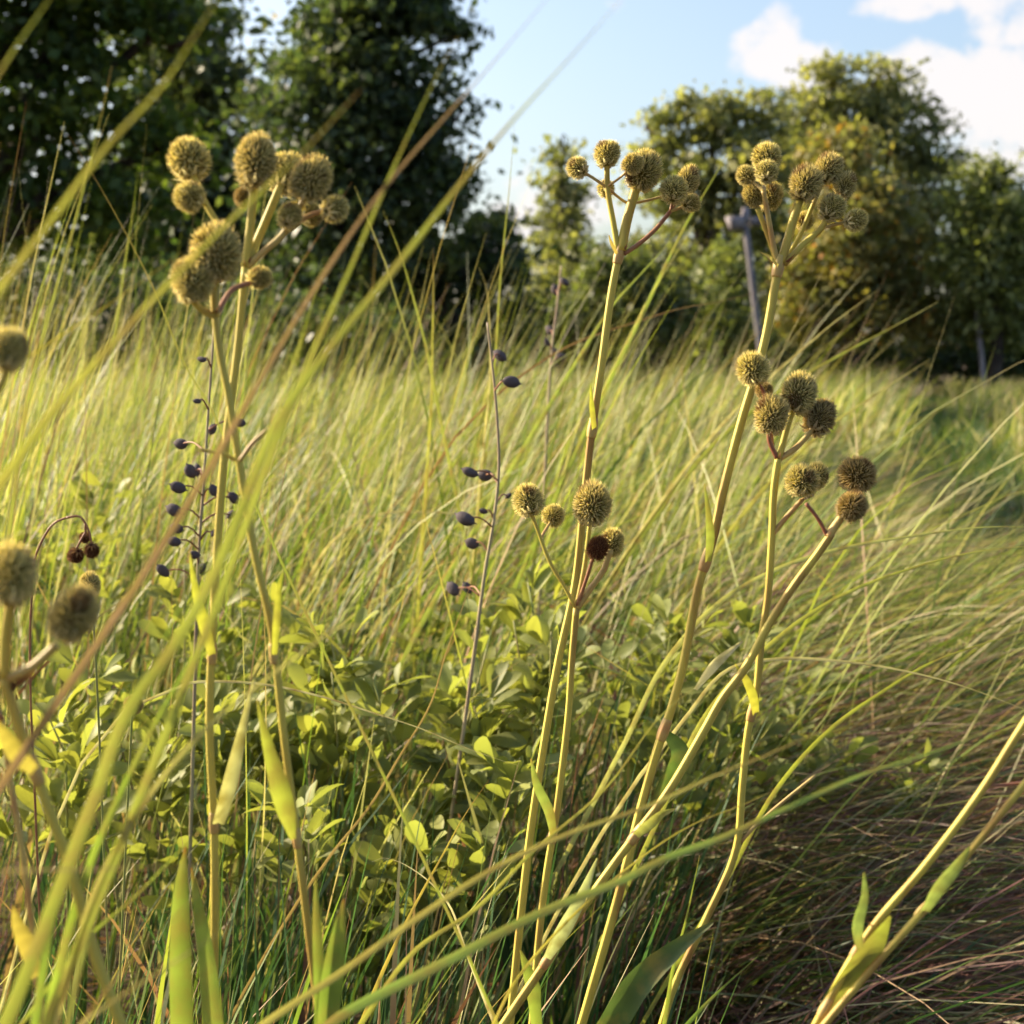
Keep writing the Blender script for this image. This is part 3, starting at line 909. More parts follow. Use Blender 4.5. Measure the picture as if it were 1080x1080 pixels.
def indigo_bush(label, cx, Y, height, spread, n_tri, leaf=0.045, lean=0.0):
    base = Vector((P(cx, 600, Y).x, Y, 0))
    root = empty('wild_indigo_bush', base)
    tag(root, label, 'shrub', 'leafy wild indigo bushes')
    o = np.array(base)
    mb = MB()
    pos, dirs, ups = [], [], []
    nb = max(6, int(n_tri * 0.85) // 13)
    for k in range(nb):
        a = rng.uniform(0, 2 * np.pi)
        rr = spread * math.sqrt(rng.uniform(0.02, 1))
        hz = (height + 0.04) * rng.uniform(0.72, 1.0) * (1 - 0.22 * (rr / spread) ** 2)
        tip = np.array((base.x + rr * np.cos(a) + lean, base.y + rr * np.sin(a), hz))
        start = np.array((base.x + 0.08 * rr * np.cos(a), base.y + 0.08 * rr * np.sin(a), 0))
        mid = start * 0.45 + tip * 0.55 + np.array((0, 0, 0.12 * height)) + rng.normal(0, 0.02, 3)
        sp_ = spline([start, mid, tip], 6)
        tube(mb, [start, mid, tip], [0.003, 0.0022, 0.0010], 6, 5)
        for q in range(13):
            t = rng.uniform(0.60, 1.0) ** 0.8
            f_ = t * (len(sp_) - 1)
            i0 = min(int(f_), len(sp_) - 2)
            pp = sp_[i0] * (1 - f_ + i0) + sp_[i0 + 1] * (f_ - i0)
            tan = sp_[i0 + 1] - sp_[i0]
            tan /= np.linalg.norm(tan)
            az = rng.uniform(0, 2 * np.pi)
            outw = np.array((np.cos(az), np.sin(az), rng.uniform(0.0, 0.9)))
            c_ = pp + outw * rng.uniform(0.008, 0.03)
            for da in (-0.75, 0.0, 0.75):
                dd = np.array((np.cos(az + da), np.sin(az + da), rng.uniform(0.0, 1.5)))
                pos.append(c_)
                dirs.append(dd)
                u_ = np.array((-0.25, -0.1, 1.0)) + rng.normal(0, 0.55, 3)
                ups.append(u_)
    pos, dirs, ups = np.array(pos), np.array(dirs), np.array(ups)
    size = leaf * rng.uniform(0.65, 1.2, len(pos))
    V, F, k = place_leaves(pos, dirs, ups, size)
    base_c = np.array((0.215, 0.24, 0.08))[None] * rng.uniform(0.75, 1.3, (len(pos), 1)) + np.array((0.07, 0.05, 0.0))[None] * (rng.random((len(pos), 1)) ** 2)
    C = np.repeat(base_c, k, axis=0)
    mb.build('stem', M['green_stem'], root, o)
    mesh_np('foliage', V, F, M['indigo_leaf'], C, True, root, o)


indigo_bush('broad grey green leafy bush in the centre, left of the paired stems', 440, 1.75, 0.70, 0.24, 230)
indigo_bush('leafy bush directly behind the lower parts of the paired middle stems', 590, 1.85, 0.70, 0.22, 190)
indigo_bush('leafy bush between the tall right stem and the middle pair', 690, 2.05, 0.68, 0.22, 170)
indigo_bush('low dark leafy bush under the two crossing left stems', 300, 1.65, 0.62, 0.22, 120)
indigo_bush('lowest and nearest leafy bush, below the centre of the picture', 500, 1.5, 0.56, 0.15, 80)
indigo_bush('leafy bush behind the crossing left stems, partly hidden by blades', 215, 1.95, 0.70, 0.24, 140)
indigo_bush('large leaved bush behind the two fat heads at left', 70, 1.65, 0.66, 0.22, 130)
indigo_bush('sparse leafy bush with upright leaves beyond the three right stems', 790, 2.2, 0.60, 0.22, 110)
indigo_bush('small leafy sprig spreading over the brown fallen grass', 900, 2.25, 0.46, 0.18, 45, 0.034)
indigo_bush('bright green bush deep in the grass under the left treeline', 60, 2.7, 0.82, 0.30, 150)
indigo_bush('leafy bush in the tall grass behind the middle pod stalk', 400, 2.5, 0.74, 0.30, 150)

# ------------------------------------------------------------------ grass
GREEN = np.array((0.13, 0.185, 0.035))
DEEP = np.array((0.055, 0.11, 0.042))
YELG = np.array((0.28, 0.31, 0.06))
STRAW = np.array((0.50, 0.44, 0.24))
TAN = np.array((0.34, 0.215, 0.125))
MAUVE = np.array((0.20, 0.095, 0.08))


def pick(n, weights):
    cols = np.array((GREEN, DEEP, YELG, STRAW, TAN, MAUVE))
    w_ = np.array(weights, float)
    idx = rng.choice(6, n, p=w_ / w_.sum())
    return cols[idx] * rng.uniform(0.6, 1.35, (n, 1))


def blades(bx, by, bz, L, wd, az, t0, t1, c0, c1, seg=6, power=1.4, tip_from=0.6):
    n = len(bx)
    s = np.linspace(0, 1, seg + 1)
    sm = (s[:-1] + s[1:]) / 2
    th = t0[:, None] + (t1 - t0)[:, None] * sm[None] ** power
    azz = az[:, None] + rng.normal(0, 0.22, (n, 1)) * sm[None]
    step = L[:, None] / seg
    dx = np.sin(th) * np.cos(azz) * step
    dy = np.sin(th) * np.sin(azz) * step
    dz = np.cos(th) * step
    z0 = np.zeros((n, 1))
    X = bx[:, None] + np.concatenate([z0, np.cumsum(dx, 1)], 1)
    Y_ = by[:, None] + np.concatenate([z0, np.cumsum(dy, 1)], 1)
    Z = bz[:, None] + np.concatenate([z0, np.cumsum(dz, 1)], 1)
    Z = np.maximum(Z, 0.012)
    path = np.stack([X, Y_, Z], -1)
    tan = np.gradient(path, axis=1)
    tan /= np.linalg.norm(tan, axis=2, keepdims=True) + 1e-9
    side = np.stack([-np.sin(az), np.cos(az), np.zeros(n)], -1)[:, None, :]
    nrm = np.cross(tan, np.broadcast_to(side, tan.shape))
    tw = rng.uniform(-1.2, 1.2, n)[:, None, None]
    sd_ = np.cos(tw) * side + np.sin(tw) * nrm
    prof = np.minimum(1.0, 0.55 + 1.2 * s) * (1 - s ** 2.2) + 0.05
    off = sd_ * (wd[:, None, None] * prof[None, :, None] * 0.5)
    V = np.stack([path - off, path + off], axis=2).reshape(-1, 3)
    b = (np.arange(n) * (seg + 1) * 2)[:, None] + (np.arange(seg) * 2)[None]
    F = np.stack([b, b + 1, b + 3, b + 2], -1).reshape(-1, 4)
    k = np.clip((s - tip_from) / (1 - tip_from), 0, 1)[None, :, None]
    C = c0[:, None] * (1 - k) + c1[:, None] * k
    C = np.repeat(C, 2, axis=1).reshape(-1, 3)
    return V, F, C


def path_left(Y):
    return 0.13 + 0.245 * Y


PATH_W = 1.05


class Grass:
    def __init__(self):
        self.mb = MB()

    def add(self, *a_, **k_):
        V, F, C = blades(*a_, **k_)
        self.mb.add(V, F, C)

    def build(self, name, label, cat='grass'):
        o = self.mb.build(name, M['grass'], smooth=True)
        return tag(o, label, cat, None, 'stuff')


def scatter(y0, y1, dens, xl, xr, clump=0.0):
    """Base points between the lines xl(Y) and xr(Y), thinned into tussocks when clump > 0."""
    ys = np.linspace(y0, y1, 64)
    wmax = max(float(xr(v) - xl(v)) for v in ys)
    n = int((y1 - y0) * wmax * dens)
    Y_ = rng.uniform(y0, y1, n)
    lo, hi = xl(Y_), xr(Y_)
    X = lo + rng.random(n) * wmax
    k = X < hi
    X, Y_ = X[k], Y_[k]
    if clump > 0 and len(X):
        area = (y1 - y0) * wmax
        nc = max(4, int(area * clump))
        cx_, cy_ = xl(rng.uniform(y0, y1, nc)), rng.uniform(y0, y1, nc)
        cx_ = xl(cy_) + rng.random(nc) * np.maximum(0.02, xr(cy_) - xl(cy_))
        idx = rng.integers(0, nc, len(X))
        mv = rng.random(len(X)) < 0.72
        r_ = 0.32 / math.sqrt(clump)
        X = np.where(mv, cx_[idx] + rng.normal(0, r_ * 0.45, len(X)), X)
        Y_ = np.where(mv, cy_[idx] + rng.normal(0, r_ * 0.45, len(X)), Y_)
        k = (X > xl(Y_) - 0.1) & (X < xr(Y_) + 0.12) & (Y_ > y0)
        X, Y_ = X[k], Y_[k]
    return X, Y_


def U(a_, b_, n):
    return rng.uniform(a_, b_, n)


def left_edge(Y):
    return -0.36 * Y - 0.35


def field_right(Y):
    return np.minimum(path_left(Y), 0.40 * Y + 0.3)


g1 = Grass()
for (y0, y1, dens, wd, hs, seg) in ((2.3, 3.4, 500, 0.0046, 1.0, 8), (3.4, 6.0, 300, 0.0068, 1.0, 7), (6.0, 11.0, 165, 0.011, 1.0, 6)):
    X, Y_ = scatter(y0, y1, dens, left_edge, field_right, 5.0)
    n = len(X)
    rel = np.clip((X - (-0.25 * Y_)) / (0.5 * Y_), 0, 1)          # 0 at the left, 1 at the right
    L = U(0.62, 1.08, n) * hs + (rng.random(n) < 0.08) * U(0.1, 0.35, n)
    L *= 1 - 0.40 * np.clip(1 - (path_left(Y_) - X) / 1.3, 0, 1) * np.clip((Y_ - 3.0) / 2, 0, 1)
    az = rng.normal(0.05, 0.75, n)
    t0 = R(3) + R(22) * rel * rng.random(n) + R(12) * rng.random(n)
    t1 = R(28) + R(48) * rel + R(34) * rng.random(n)
    dn = rng.random(n) < 0.16
    t0 = np.where(dn, U(R(35), R(75), n), t0)
    t1 = np.where(dn, U(R(60), R(105), n), t1)
    az = np.where(rng.random(n) < 0.22, U(-3.1, 3.1, n), az)
    c0 = pick(n, (6.5, 3.5, 2.8, 1.6, 1.2, 1.2))  # dark blades weighted up to paint the shaded gaps between lit ones
    c0 = np.where(dn[:, None], pick(n, (1, 0.5, 1, 3, 2, 1)), c0)
    c1 = np.where(rng.random((n, 1)) < 0.55, pick(n, (0, 0, 1.2, 3, 1.4, 0.4)), c0 * 1.1)
    g1.add(X, Y_, np.zeros(n), L, wd * U(0.6, 1.4, n), az, t0, t1, c0, c1, seg)
for (y0, y1, dens, wd) in ((2.0, 3.2, 90, 0.0032), (3.2, 5.5, 105, 0.0046), (5.5, 9.0, 65, 0.007)):
    X, Y_ = scatter(y0, y1, dens, left_edge, lambda y: 0.16 * y, 3.0)
    n = len(X)
    rel = np.clip((X - (-0.3 * Y_)) / (0.45 * Y_), 0, 1)
    c0 = pick(n, (4, 0.3, 6, 2.2, 0.8, 0.2))
    c1 = np.where(rng.random((n, 1)) < 0.6, pick(n, (0, 0, 1.2, 3, 1.6, 0.4)), c0)
    g1.add(X, Y_, np.zeros(n), U(1.0, 1.42, n) - 0.1 * rel, wd * U(0.7, 1.3, n), rng.normal(0.1, 0.7, n), U(R(1), R(10), n) + R(6) * rel, U(R(8), R(40), n) + R(22) * rel, c0, c1, 8, 1.6)
# loose crossing blades, bent and dry ones among them
X, Y_ = scatter(2.0, 4.6, 85, left_edge, field_right, 0.0)
n = len(X)
c0 = pick(n, (2, 0.2, 4, 4.5, 1.2, 0.4)) * 1.1
g1.add(X, Y_, rng.random(n) * 0.35, U(0.55, 1.0, n), U(0.003, 0.0055, n), rng.normal(0.1, 1.4, n), U(R(5), R(65), n), U(R(20), R(95), n), c0, pick(n, (1, 0, 2, 4, 2, 0.6)), 7, 1.6)
g1.build('tall_grass', 'tall yellow green prairie grass leaning to the right across the field')

g2 = Grass()
X, Y_ = scatter(11.0, 30.0, 60, left_edge, field_right, 0.8)
n = len(X)
c0 = pick(n, (3, 0.5, 5, 2.5, 0.8, 0.2))
g2.add(X, Y_, np.zeros(n), U(0.62, 1.08, n), U(0.012, 0.026, n), rng.normal(0.1, 0.9, n), U(R(3), R(25), n), U(R(25), R(75), n), c0, c0, 4)
# the meadow right of the path
X, Y_ = scatter(6.0, 34.0, 95, lambda y: path_left(y) + PATH_W, lambda y: np.maximum(path_left(y) + PATH_W + 0.2, 0.40 * y + 1.2), 1.2)
n = len(X)
c0 = pick(n, (2.5, 0.4, 5, 3.0, 1.2, 0.2))
g2.add(X, Y_, np.zeros(n), U(0.45, 0.85, n), U(0.010, 0.022, n), rng.normal(0.1, 1.1, n), U(R(3), R(25), n), U(R(20), R(70), n), c0, c0, 5)
g2.build('distant_meadow_grass', 'sunlit pale yellow meadow grass in front of the trees', 'grass')

# tussocks along the path edge that arch over it
g3 = Grass()
X, Y_ = scatter(1.7, 8.5, 900, lambda y: path_left(y) - 0.75, lambda y: path_left(y) - 0.02, 6.0)
n = len(X)
far = np.clip((Y_ - 3.0) / 2.0, 0, 1)
L = U(0.65, 1.15, n) * (1 - far) + U(0.45, 0.75, n) * far
az = rng.normal(-0.12, 0.52, n)
near_ = np.clip((2.7 - Y_) / 0.7, 0, 1)
L *= 1 - 0.32 * near_
nearer = (Y_ < 2.7)[:, None]
c0 = np.where(nearer, pick(n, (2.4, 2.2, 0.9, 1.2, 2.0, 3.8)) * 0.7, pick(n, (5, 1.5, 3.6, 2.2, 1.2, 0.9)))  # dead mauve tones up close, also dimmed in colour for shade by the path
c1 = np.where(rng.random((n, 1)) < 0.5, pick(n, (0, 0, 1.5, 3, 1.5, 1)), c0)
g3.add(X, Y_, np.zeros(n), L, U(0.0022, 0.0048, n), az, U(R(8), R(38), n), U(R(72), R(118), n), c0, c1, 9, 1.1)
g3.build('arching_grass', 'long fine blades arching right over the edge of the path')

# thatch of fallen blades under them
g4 = Grass()
X, Y_ = scatter(1.15, 4.2, 3600, lambda y: 0.0 + 0.05 * y, lambda y: path_left(y) - 0.12, 8.0)
n = len(X)
c0 = pick(n, (1.0, 1.2, 0.3, 0.6, 1.8, 4.5)) * 0.8  # thatch colour lowered to deepen the shadow at lower right
top = np.clip((path_left(Y_) - X) / 0.5, 0.05, 1.0)
g4.add(X, Y_, rng.random(n) * 0.26 * top, U(0.35, 0.95, n), U(0.0016, 0.0034, n), rng.normal(-0.35, 0.7, n), U(R(35), R(75), n), U(R(78), R(112), n), c0, c0, 7, 0.9)
# matted dead leaves further back
X, Y_ = scatter(4.2, 9.0, 380, lambda y: path_left(y) - 0.5, lambda y: path_left(y) + 0.25, 4.0)
n = len(X)
c0 = pick(n, (2, 2.5, 0.6, 0.7, 1.5, 1.6))
g4.add(X, Y_, rng.random(n) * 0.15, U(0.3, 0.8, n), U(0.003, 0.006, n), rng.normal(-0.2, 0.7, n), U(R(30), R(75), n), U(R(75), R(110), n), c0, c0, 5, 0.9)
g4.build('fallen_grass', 'purple brown thatch of fallen blades at the foot of the tussocks')

# short growth on the path itself
g5 = Grass()
X, Y_ = scatter(3.6, 26.0, 420, lambda y: path_left(y), lambda y: path_left(y) + PATH_W, 3.0)
n = len(X)
c0 = pick(n, (3, 4, 0.7, 0.3, 0.3, 0.3))
g5.add(X, Y_, np.zeros(n), U(0.06, 0.26, n) + 0.02 * np.clip(Y_ - 5, 0, 14), U(0.004, 0.009, n) + 0.0008 * np.clip(Y_ - 5, 0, 14), rng.uniform(-3.1, 3.1, n), U(R(3), R(30), n), U(R(30), R(80), n), c0, c0, 4)
X, Y_ = scatter(1.6, 3.6, 120, lambda y: path_left(y), lambda y: path_left(y) + PATH_W, 3.0)
n = len(X)
c0 = pick(n, (3, 4, 0.7, 0.3, 0.8, 1.5))
g5.add(X, Y_, np.zeros(n), U(0.05, 0.2, n), U(0.002, 0.005, n), rng.uniform(-3.1, 3.1, n), U(R(3), R(30), n), U(R(30), R(85), n), c0, c0, 4)
g5.build('path_grass', 'short dark green grass growing on the shaded path')

# near stand: dark upright leaves low in the picture
g6 = Grass()
X, Y_ = scatter(0.80, 2.1, 1250, lambda y: -0.38 * y - 0.75, lambda y: 0.02 + 0.10 * y, 9.0)
n = len(X)
c0 = pick(n, (2, 8, 0.4, 0.25, 0.4, 0.5))  # deep green leaves, weighted darker to paint in shade low down
c1 = np.where(rng.random((n, 1)) < 0.3, pick(n, (0, 0, 1, 2, 2, 1)), c0)
g6.add(X, Y_, np.zeros(n), U(0.30, 0.60, n) + 0.06 * (Y_ - 0.8), np.where(rng.random(n) < 0.32, U(0.007, 0.012, n), U(0.003, 0.006, n)), rng.normal(0.0, 1.1, n), U(R(1), R(12), n), U(R(6), R(48), n), c0, c1, 7)
# taller loose blades standing among the bushes
X, Y_ = scatter(1.6, 2.4, 125, lambda y: -0.38 * y, lambda y: 0.04 + 0.14 * y, 0.0)
n = len(X)
c0 = pick(n, (3, 0.5, 4, 3.5, 1.2, 0.5))
c1 = np.where(rng.random((n, 1)) < 0.5, pick(n, (0, 0, 1.2, 3, 1.4, 0.4)), c0)
g6.add(X, Y_, np.zeros(n), U(0.65, 1.12, n), U(0.0016, 0.0032, n), rng.normal(0.05, 1.1, n), U(R(2), R(40), n), U(R(15), R(70), n), c0, c1, 9)
# dead litter on the soil
X, Y_ = scatter(0.9, 2.4, 500, lambda y: -0.40 * y - 0.3, lambda y: path_left(y), 0.0)
n = len(X)
c0 = pick(n, (0.2, 0.8, 0.1, 0.5, 2.0, 3.0)) * 0.8  # litter colour darkened to paint the deep shade at the bottom
g6.add(X, Y_, rng.random(n) * 0.12, U(0.2, 0.6, n), U(0.002, 0.004, n), rng.uniform(-3.1, 3.1, n), U(R(60), R(85), n), U(R(75), R(100), n), c0, c0, 5)
g6.build('near_grass', 'dark upright grass leaves crowding the bottom of the picture')


# ------------------------------------------------------------------ single blades that stand out
def blade(label, pts, wpx, Y, c0, c1, tip_at=0.8, dY=0.0, taper_in=0.9, face=(0.4, -1, 0.25), fold=0.4, n_per=6, rooted=True, name='grass_blade', twist=0.2):
    """pts from the tip down to the lowest visible point; the blade is carried on to the ground."""
    if 1.12 <= Y <= 1.5 and pts[-1][1] <= 640:
        Y += 1.1                      # rooted among the field grass
    q = [P(x, y, Y + dY * i / max(1, len(pts) - 1)) for i, (x, y) in enumerate(pts)]
    if rooted:
        q += curve_down(q[-1], q[-2])
    q.reverse()
    n = len(q)
    L = [0.0]
    for i in range(1, n):
        L.append(L[-1] + (q[i] - q[i - 1]).length)
    wd = []
    for i in range(n):
        t = L[i] / L[-1]
        wd.append(max(0.04, min(1.0, 0.35 + 1.5 * t) * (1 - max(0, (t - 0.55) / 0.45) ** 2.0)) * wpx * 1.0 * px(Y))
    mb = MB()
    base = q[0]
    ribbon(mb, q, wd, face, c0, c1, fold, n_per, tip_at, twist)
    o = mb.build(name, M['blade'], None, np.array(base))
    tag(o, label, 'grass blade', 'single grass blades standing out in front')
    return o


G_ = (0.25, 0.275, 0.07)
YG = (0.33, 0.325, 0.08)
ST = (0.46, 0.41, 0.23)
BR = (0.20, 0.115, 0.07)
PK = (0.23, 0.15, 0.115)
DG = (0.12, 0.19, 0.05)

blade('broadest blurred green blade crossing the upper left corner, brown at its tip', [(235, -10), (215, 22), (170, 92), (115, 152), (55, 232), (0, 305), (-90, 430)], 24, 0.42, YG, BR, 0.86)
blade('short green piece of blade cutting the very top left corner', [(75, -40), (50, 2), (22, 42), (0, 76), (-50, 160), (-100, 300)], 20, 0.44, G_, YG)
blade('blurred blade crossing in front of the crowded left heads', [(380, 95), (320, 160), (250, 226), (180, 297), (120, 362), (60, 430), (-20, 540)], 20, 0.46, YG, BR, 0.80)
blade('long straight pinkish brown dry blade slanting up to the sky', [(580, -5), (515, 72), (455, 140), (400, 205), (335, 300), (275, 400), (222, 492), (165, 585), (95, 690), (20, 800)], 11.5, 0.54, PK, (0.40, 0.28, 0.22), 0.75)
blade('green blade beside the pink dry one, ending in a brown tip at the tree edge', [(483, 40), (470, 62), (450, 102), (405, 200), (370, 282), (330, 372), (290, 470), (235, 620), (180, 760)], 13, 0.54, G_, BR, 0.88)
blade('longest green blade reaching from the lower left into the sky', [(655, 0), (600, 62), (540, 128), (500, 176), (415, 285), (350, 365), (290, 450), (261, 520), (228, 600), (180, 686), (134, 750), (100, 840)], 17, 0.50, G_, (0.42, 0.42, 0.22), 0.80)
blade('yellow green stalk rising right behind the two fork heads', [(192, 266), (120, 318), (30, 377), (-40, 430), (-100, 500)], 8, 0.62, (0.42, 0.36, 0.05), (0.36, 0.25, 0.06), 0.8)
blade('thin red brown stem leaning left from the crossing stems to the dark trees', [(72, 142), (110, 205), (160, 300), (200, 394), (222, 430), (240, 470)], 3.6, 0.86, (0.24, 0.28, 0.06), BR, 0.45)
blade('upright thin blade with a tan tip left of the crowded heads', [(118, 70), (105, 130), (80, 230), (55, 320), (30, 420), (10, 560)], 6, 0.70, G_, TAN, 0.8)
blade('slender green blade just right of the young conifer heads', [(773, 152), (750, 192), (725, 234), (690, 305), (651, 386), (610, 470), (570, 560)], 6, 1.15, (0.25, 0.31, 0.07), (0.30, 0.26, 0.1), 0.85)
blade('pale green blade below the three branched heads', [(722, 232), (700, 262), (675, 290), (651, 316), (610, 378), (560, 460)], 6, 1.12, (0.27, 0.32, 0.09), ST, 0.85)
blade('tan dry blade leaning right below the last head of the tall right stem', [(926, 306), (880, 340), (840, 374), (806, 404), (760, 450), (690, 540)], 5, 1.3, ST, ST)
blade('green blade leaning far right in front of the yellow tree', [(990, 318), (940, 346), (880, 378), (830, 408), (760, 462), (680, 560)], 6, 1.3, G_, ST, 0.85)
blade('straw tipped blade pointing right above the meadow', [(982, 378), (930, 412), (880, 446), (830, 490), (770, 560)], 5.5, 1.4, (0.34, 0.32, 0.1), ST, 0.6)
blade('thin brown stalk lying nearly level before the trees, left of the tall right stem', [(806, 306), (760, 318), (720, 325), (670, 340), (600, 365), (520, 420)], 3, 1.25, BR, PK)
blade('slim green blade cutting the sky left of the tall pale stem', [(543, 128), (537, 200), (528, 290), (522, 380), (512, 480)], 3, 1.2, G_, G_)
blade('upright brown tipped blade beside the bent pod stalk', [(457, 262), (457, 310), (456, 360), (455, 420), (450, 500)], 4.5, 1.2, YG, BR, 0.8)
blade('green blade leaning left in front of the dark centre tree', [(404, 222), (420, 262), (438, 322), (450, 370), (462, 430), (480, 520)], 4.5, 1.15, G_, YG)
blade('curled straw coloured blade tip in front of the lower centre tree', [(505, 282), (512, 300), (516, 340), (517, 390), (510, 470)], 4, 1.2, ST, ST)

# long low blades across the bottom
blade('long straw green blade sweeping from lower left across the centre stems', [(940, 738), (862, 773), (800, 800), (760, 816), (684, 850), (598, 880), (530, 911), (440, 968), (360, 1025), (275, 1082)], 10.5, 0.62, (0.36, 0.32, 0.12), BR, 0.72)
blade('long smooth blue green blade reaching the right edge above the corner stems', [(1110, 742), (1079, 755), (1000, 788), (913, 816), (806, 863), (760, 884), (700, 906), (658, 927), (573, 961), (466, 1016), (360, 1070)], 14, 0.64, (0.20, 0.28, 0.09), (0.24, 0.32, 0.09), 0.85)
blade('straw blade from lower left passing under the pale dead leaf', [(760, 705), (700, 752), (640, 830), (560, 900), (500, 960), (440, 1000), (380, 1080)], 7, 0.80, (0.34, 0.34, 0.09), ST, 0.85)
blade('fine yellow blade curving up from the bottom centre', [(840, 822), (790, 846), (730, 870), (650, 925), (590, 980), (540, 1040), (520, 1080)], 5, 0.82, (0.42, 0.36, 0.09), ST, 0.85)
blade('leftmost of the broad green blades fanning up at lower left', [(232, 560), (205, 610), (180, 660), (146, 740), (110, 810), (80, 880), (56, 960), (40, 1060)], 13, 0.56, (0.21, 0.29, 0.06), (0.28, 0.32, 0.07))
blade('broad green blade beside the crossing stems at lower left', [(258, 590), (228, 650), (190, 715), (160, 770), (130, 830), (95, 910), (70, 990), (50, 1075)], 15, 0.58, (0.23, 0.31, 0.06), (0.28, 0.32, 0.07))
blade('pale straw blade fanning right from the lower left, arched at its tip', [(565, 705), (500, 688), (440, 676), (395, 662), (358, 662), (325, 684), (270, 725), (205, 780), (150, 850), (100, 940), (70, 1040)], 8.5, 0.54, (0.44, 0.40, 0.17), ST, 0.5)
blade('dull green blade between the fan and the left crossing stem', [(330, 640), (300, 668), (250, 730), (200, 790), (150, 850), (112, 920), (90, 1000), (70, 1080)], 8.5, 0.56, (0.30, 0.32, 0.10), ST, 0.8)
blade('blurred tan blade lying level across the lower left', [(245, 912), (180, 914), (100, 917), (0, 920), (-80, 940)], 11, 0.46, (0.40, 0.30, 0.16), (0.34, 0.2, 0.12), 0.7, fold=0.1)
blade('blurred straw blade rising from the bottom left edge to the stem foot', [(268, 960), (230, 985), (200, 1004), (150, 1036), (96, 1072)], 13, 0.48, (0.40, 0.34, 0.17), ST, 0.8)
blade('blurred brown blade in front of the left stem feet', [(242, 912), (210, 942), (178, 973), (140, 1012), (100, 1060)], 8, 0.52, (0.26, 0.17, 0.09), PK, 0.8)
blade('bright green blade bent across the left stem foot toward the leaf', [(280, 805), (240, 850), (185, 902), (140, 948), (100, 982), (60, 1030)], 8, 0.62, (0.28, 0.34, 0.07), YG)
blade('blurred tan blade at the left edge beneath the single round head', [(98, 392), (60, 430), (10, 470), (-60, 540)], 12, 0.44, (0.36, 0.24, 0.13), PK, 0.8)
blade('pale broad dead blade hanging level at left beneath the dark withered heads', [(92, 543), (62, 552), (30, 560), (0, 569), (-60, 600), (-90, 700)], 9, 0.60, (0.52, 0.45, 0.30), ST, 0.8)
blade('single pale blade arching level in front of the middle pod stalk', [(566, 553), (530, 548), (499, 544), (440, 540), (395, 544), (350, 572), (320, 620)], 3.8, 1.3, (0.52, 0.45, 0.26), ST, 0.4)
blade('small curled white straw blade floating over the dark shade below centre', [(392, 909), (404, 905), (418, 908), (437, 918), (455, 932), (472, 952), (490, 1000)], 5, 1.1, (0.60, 0.54, 0.42), (0.62, 0.56, 0.42), 0.3)
blade('long pale blade slanting down to the centre, over the leafy bush', [(547, 808), (500, 792), (440, 767), (400, 754), (340, 735), (280, 722), (200, 720)], 3.6, 1.25, (0.46, 0.42, 0.27), ST, 0.4)
blade('golden dry blade standing up left of the paired stem feet', [(516, 822), (490, 860), (465, 905), (440, 950), (410, 1010), (380, 1080)], 6, 1.05, (0.38, 0.30, 0.08), (0.34, 0.18, 0.08), 0.8)
blade('green pointed blade upright in the brown thatch at right', [(738, 902), (730, 940), (722, 975), (712, 1010), (700, 1080)], 9, 0.95, (0.24, 0.30, 0.06), (0.3, 0.26, 0.07), 0.9)
blade('dark green blade lying over the brown thatch at lower right', [(800, 1008), (775, 1030), (745, 1058), (720, 1085)], 14, 0.95, DG, DG, 0.9)
blade('arched pale green blade topmost over the right edge shade', [(1100, 556), (1040, 556), (960, 566), (890, 578), (820, 600), (760, 634), (700, 700), (660, 780)], 6, 1.5, (0.40, 0.40, 0.16), (0.36, 0.38, 0.1), 0.8)
blade('second arched yellow blade ending at the right edge under the topmost one', [(1095, 575), (1030, 582), (960, 600), (880, 632), (800, 690), (740, 760), (700, 850)], 6, 1.45, (0.36, 0.37, 0.09), (0.4, 0.36, 0.12), 0.8)
blade('long straw blade level over the right thatch', [(1085, 750), (1010, 722), (940, 705), (880, 697), (820, 695), (770, 705), (720, 760)], 5, 1.3, ST, ST, 0.6)
blade('yellow green blade rising to the right edge over the dark path', [(1095, 662), (1040, 678), (980, 700), (930, 730), (880, 765), (820, 830), (770, 920)], 6, 1.4, (0.34, 0.36, 0.07), (0.36, 0.36, 0.1), 0.8)
blade('orange brown bare stalk bent in the middle of the leafy bushes', [(505, 590), (488, 640), (470, 690), (455, 740), (420, 800), (390, 850), (350, 900)], 3.6, 1.3, (0.27, 0.19, 0.10), PK, 0.7)

# ------------------------------------------------------------------ trees
TREE_COL = {
    'dark': (np.array((0.050, 0.075, 0.040)), np.array((0.12, 0.145, 0.055)), 0.33),  # paler clump tone puts sunlit foliage into the great tree's colour
    'oak': (np.array((0.050, 0.085, 0.020)), np.array((0.13, 0.17, 0.03)), 0.35),
    'blue': (np.array((0.075, 0.10, 0.05)), np.array((0.15, 0.16, 0.065)), 0.3),
    'olive': (np.array((0.165, 0.18, 0.08)), np.array((0.32, 0.31, 0.14)), 0.4),
    'light': (np.array((0.10, 0.125, 0.05)), np.array((0.19, 0.20, 0.08)), 0.4),
    'bright': (np.array((0.145, 0.17, 0.065)), np.array((0.25, 0.265, 0.10)), 0.4),
    'gold': (np.array((0.20, 0.20, 0.08)), np.array((0.36, 0.29, 0.10)), 0.42),
}


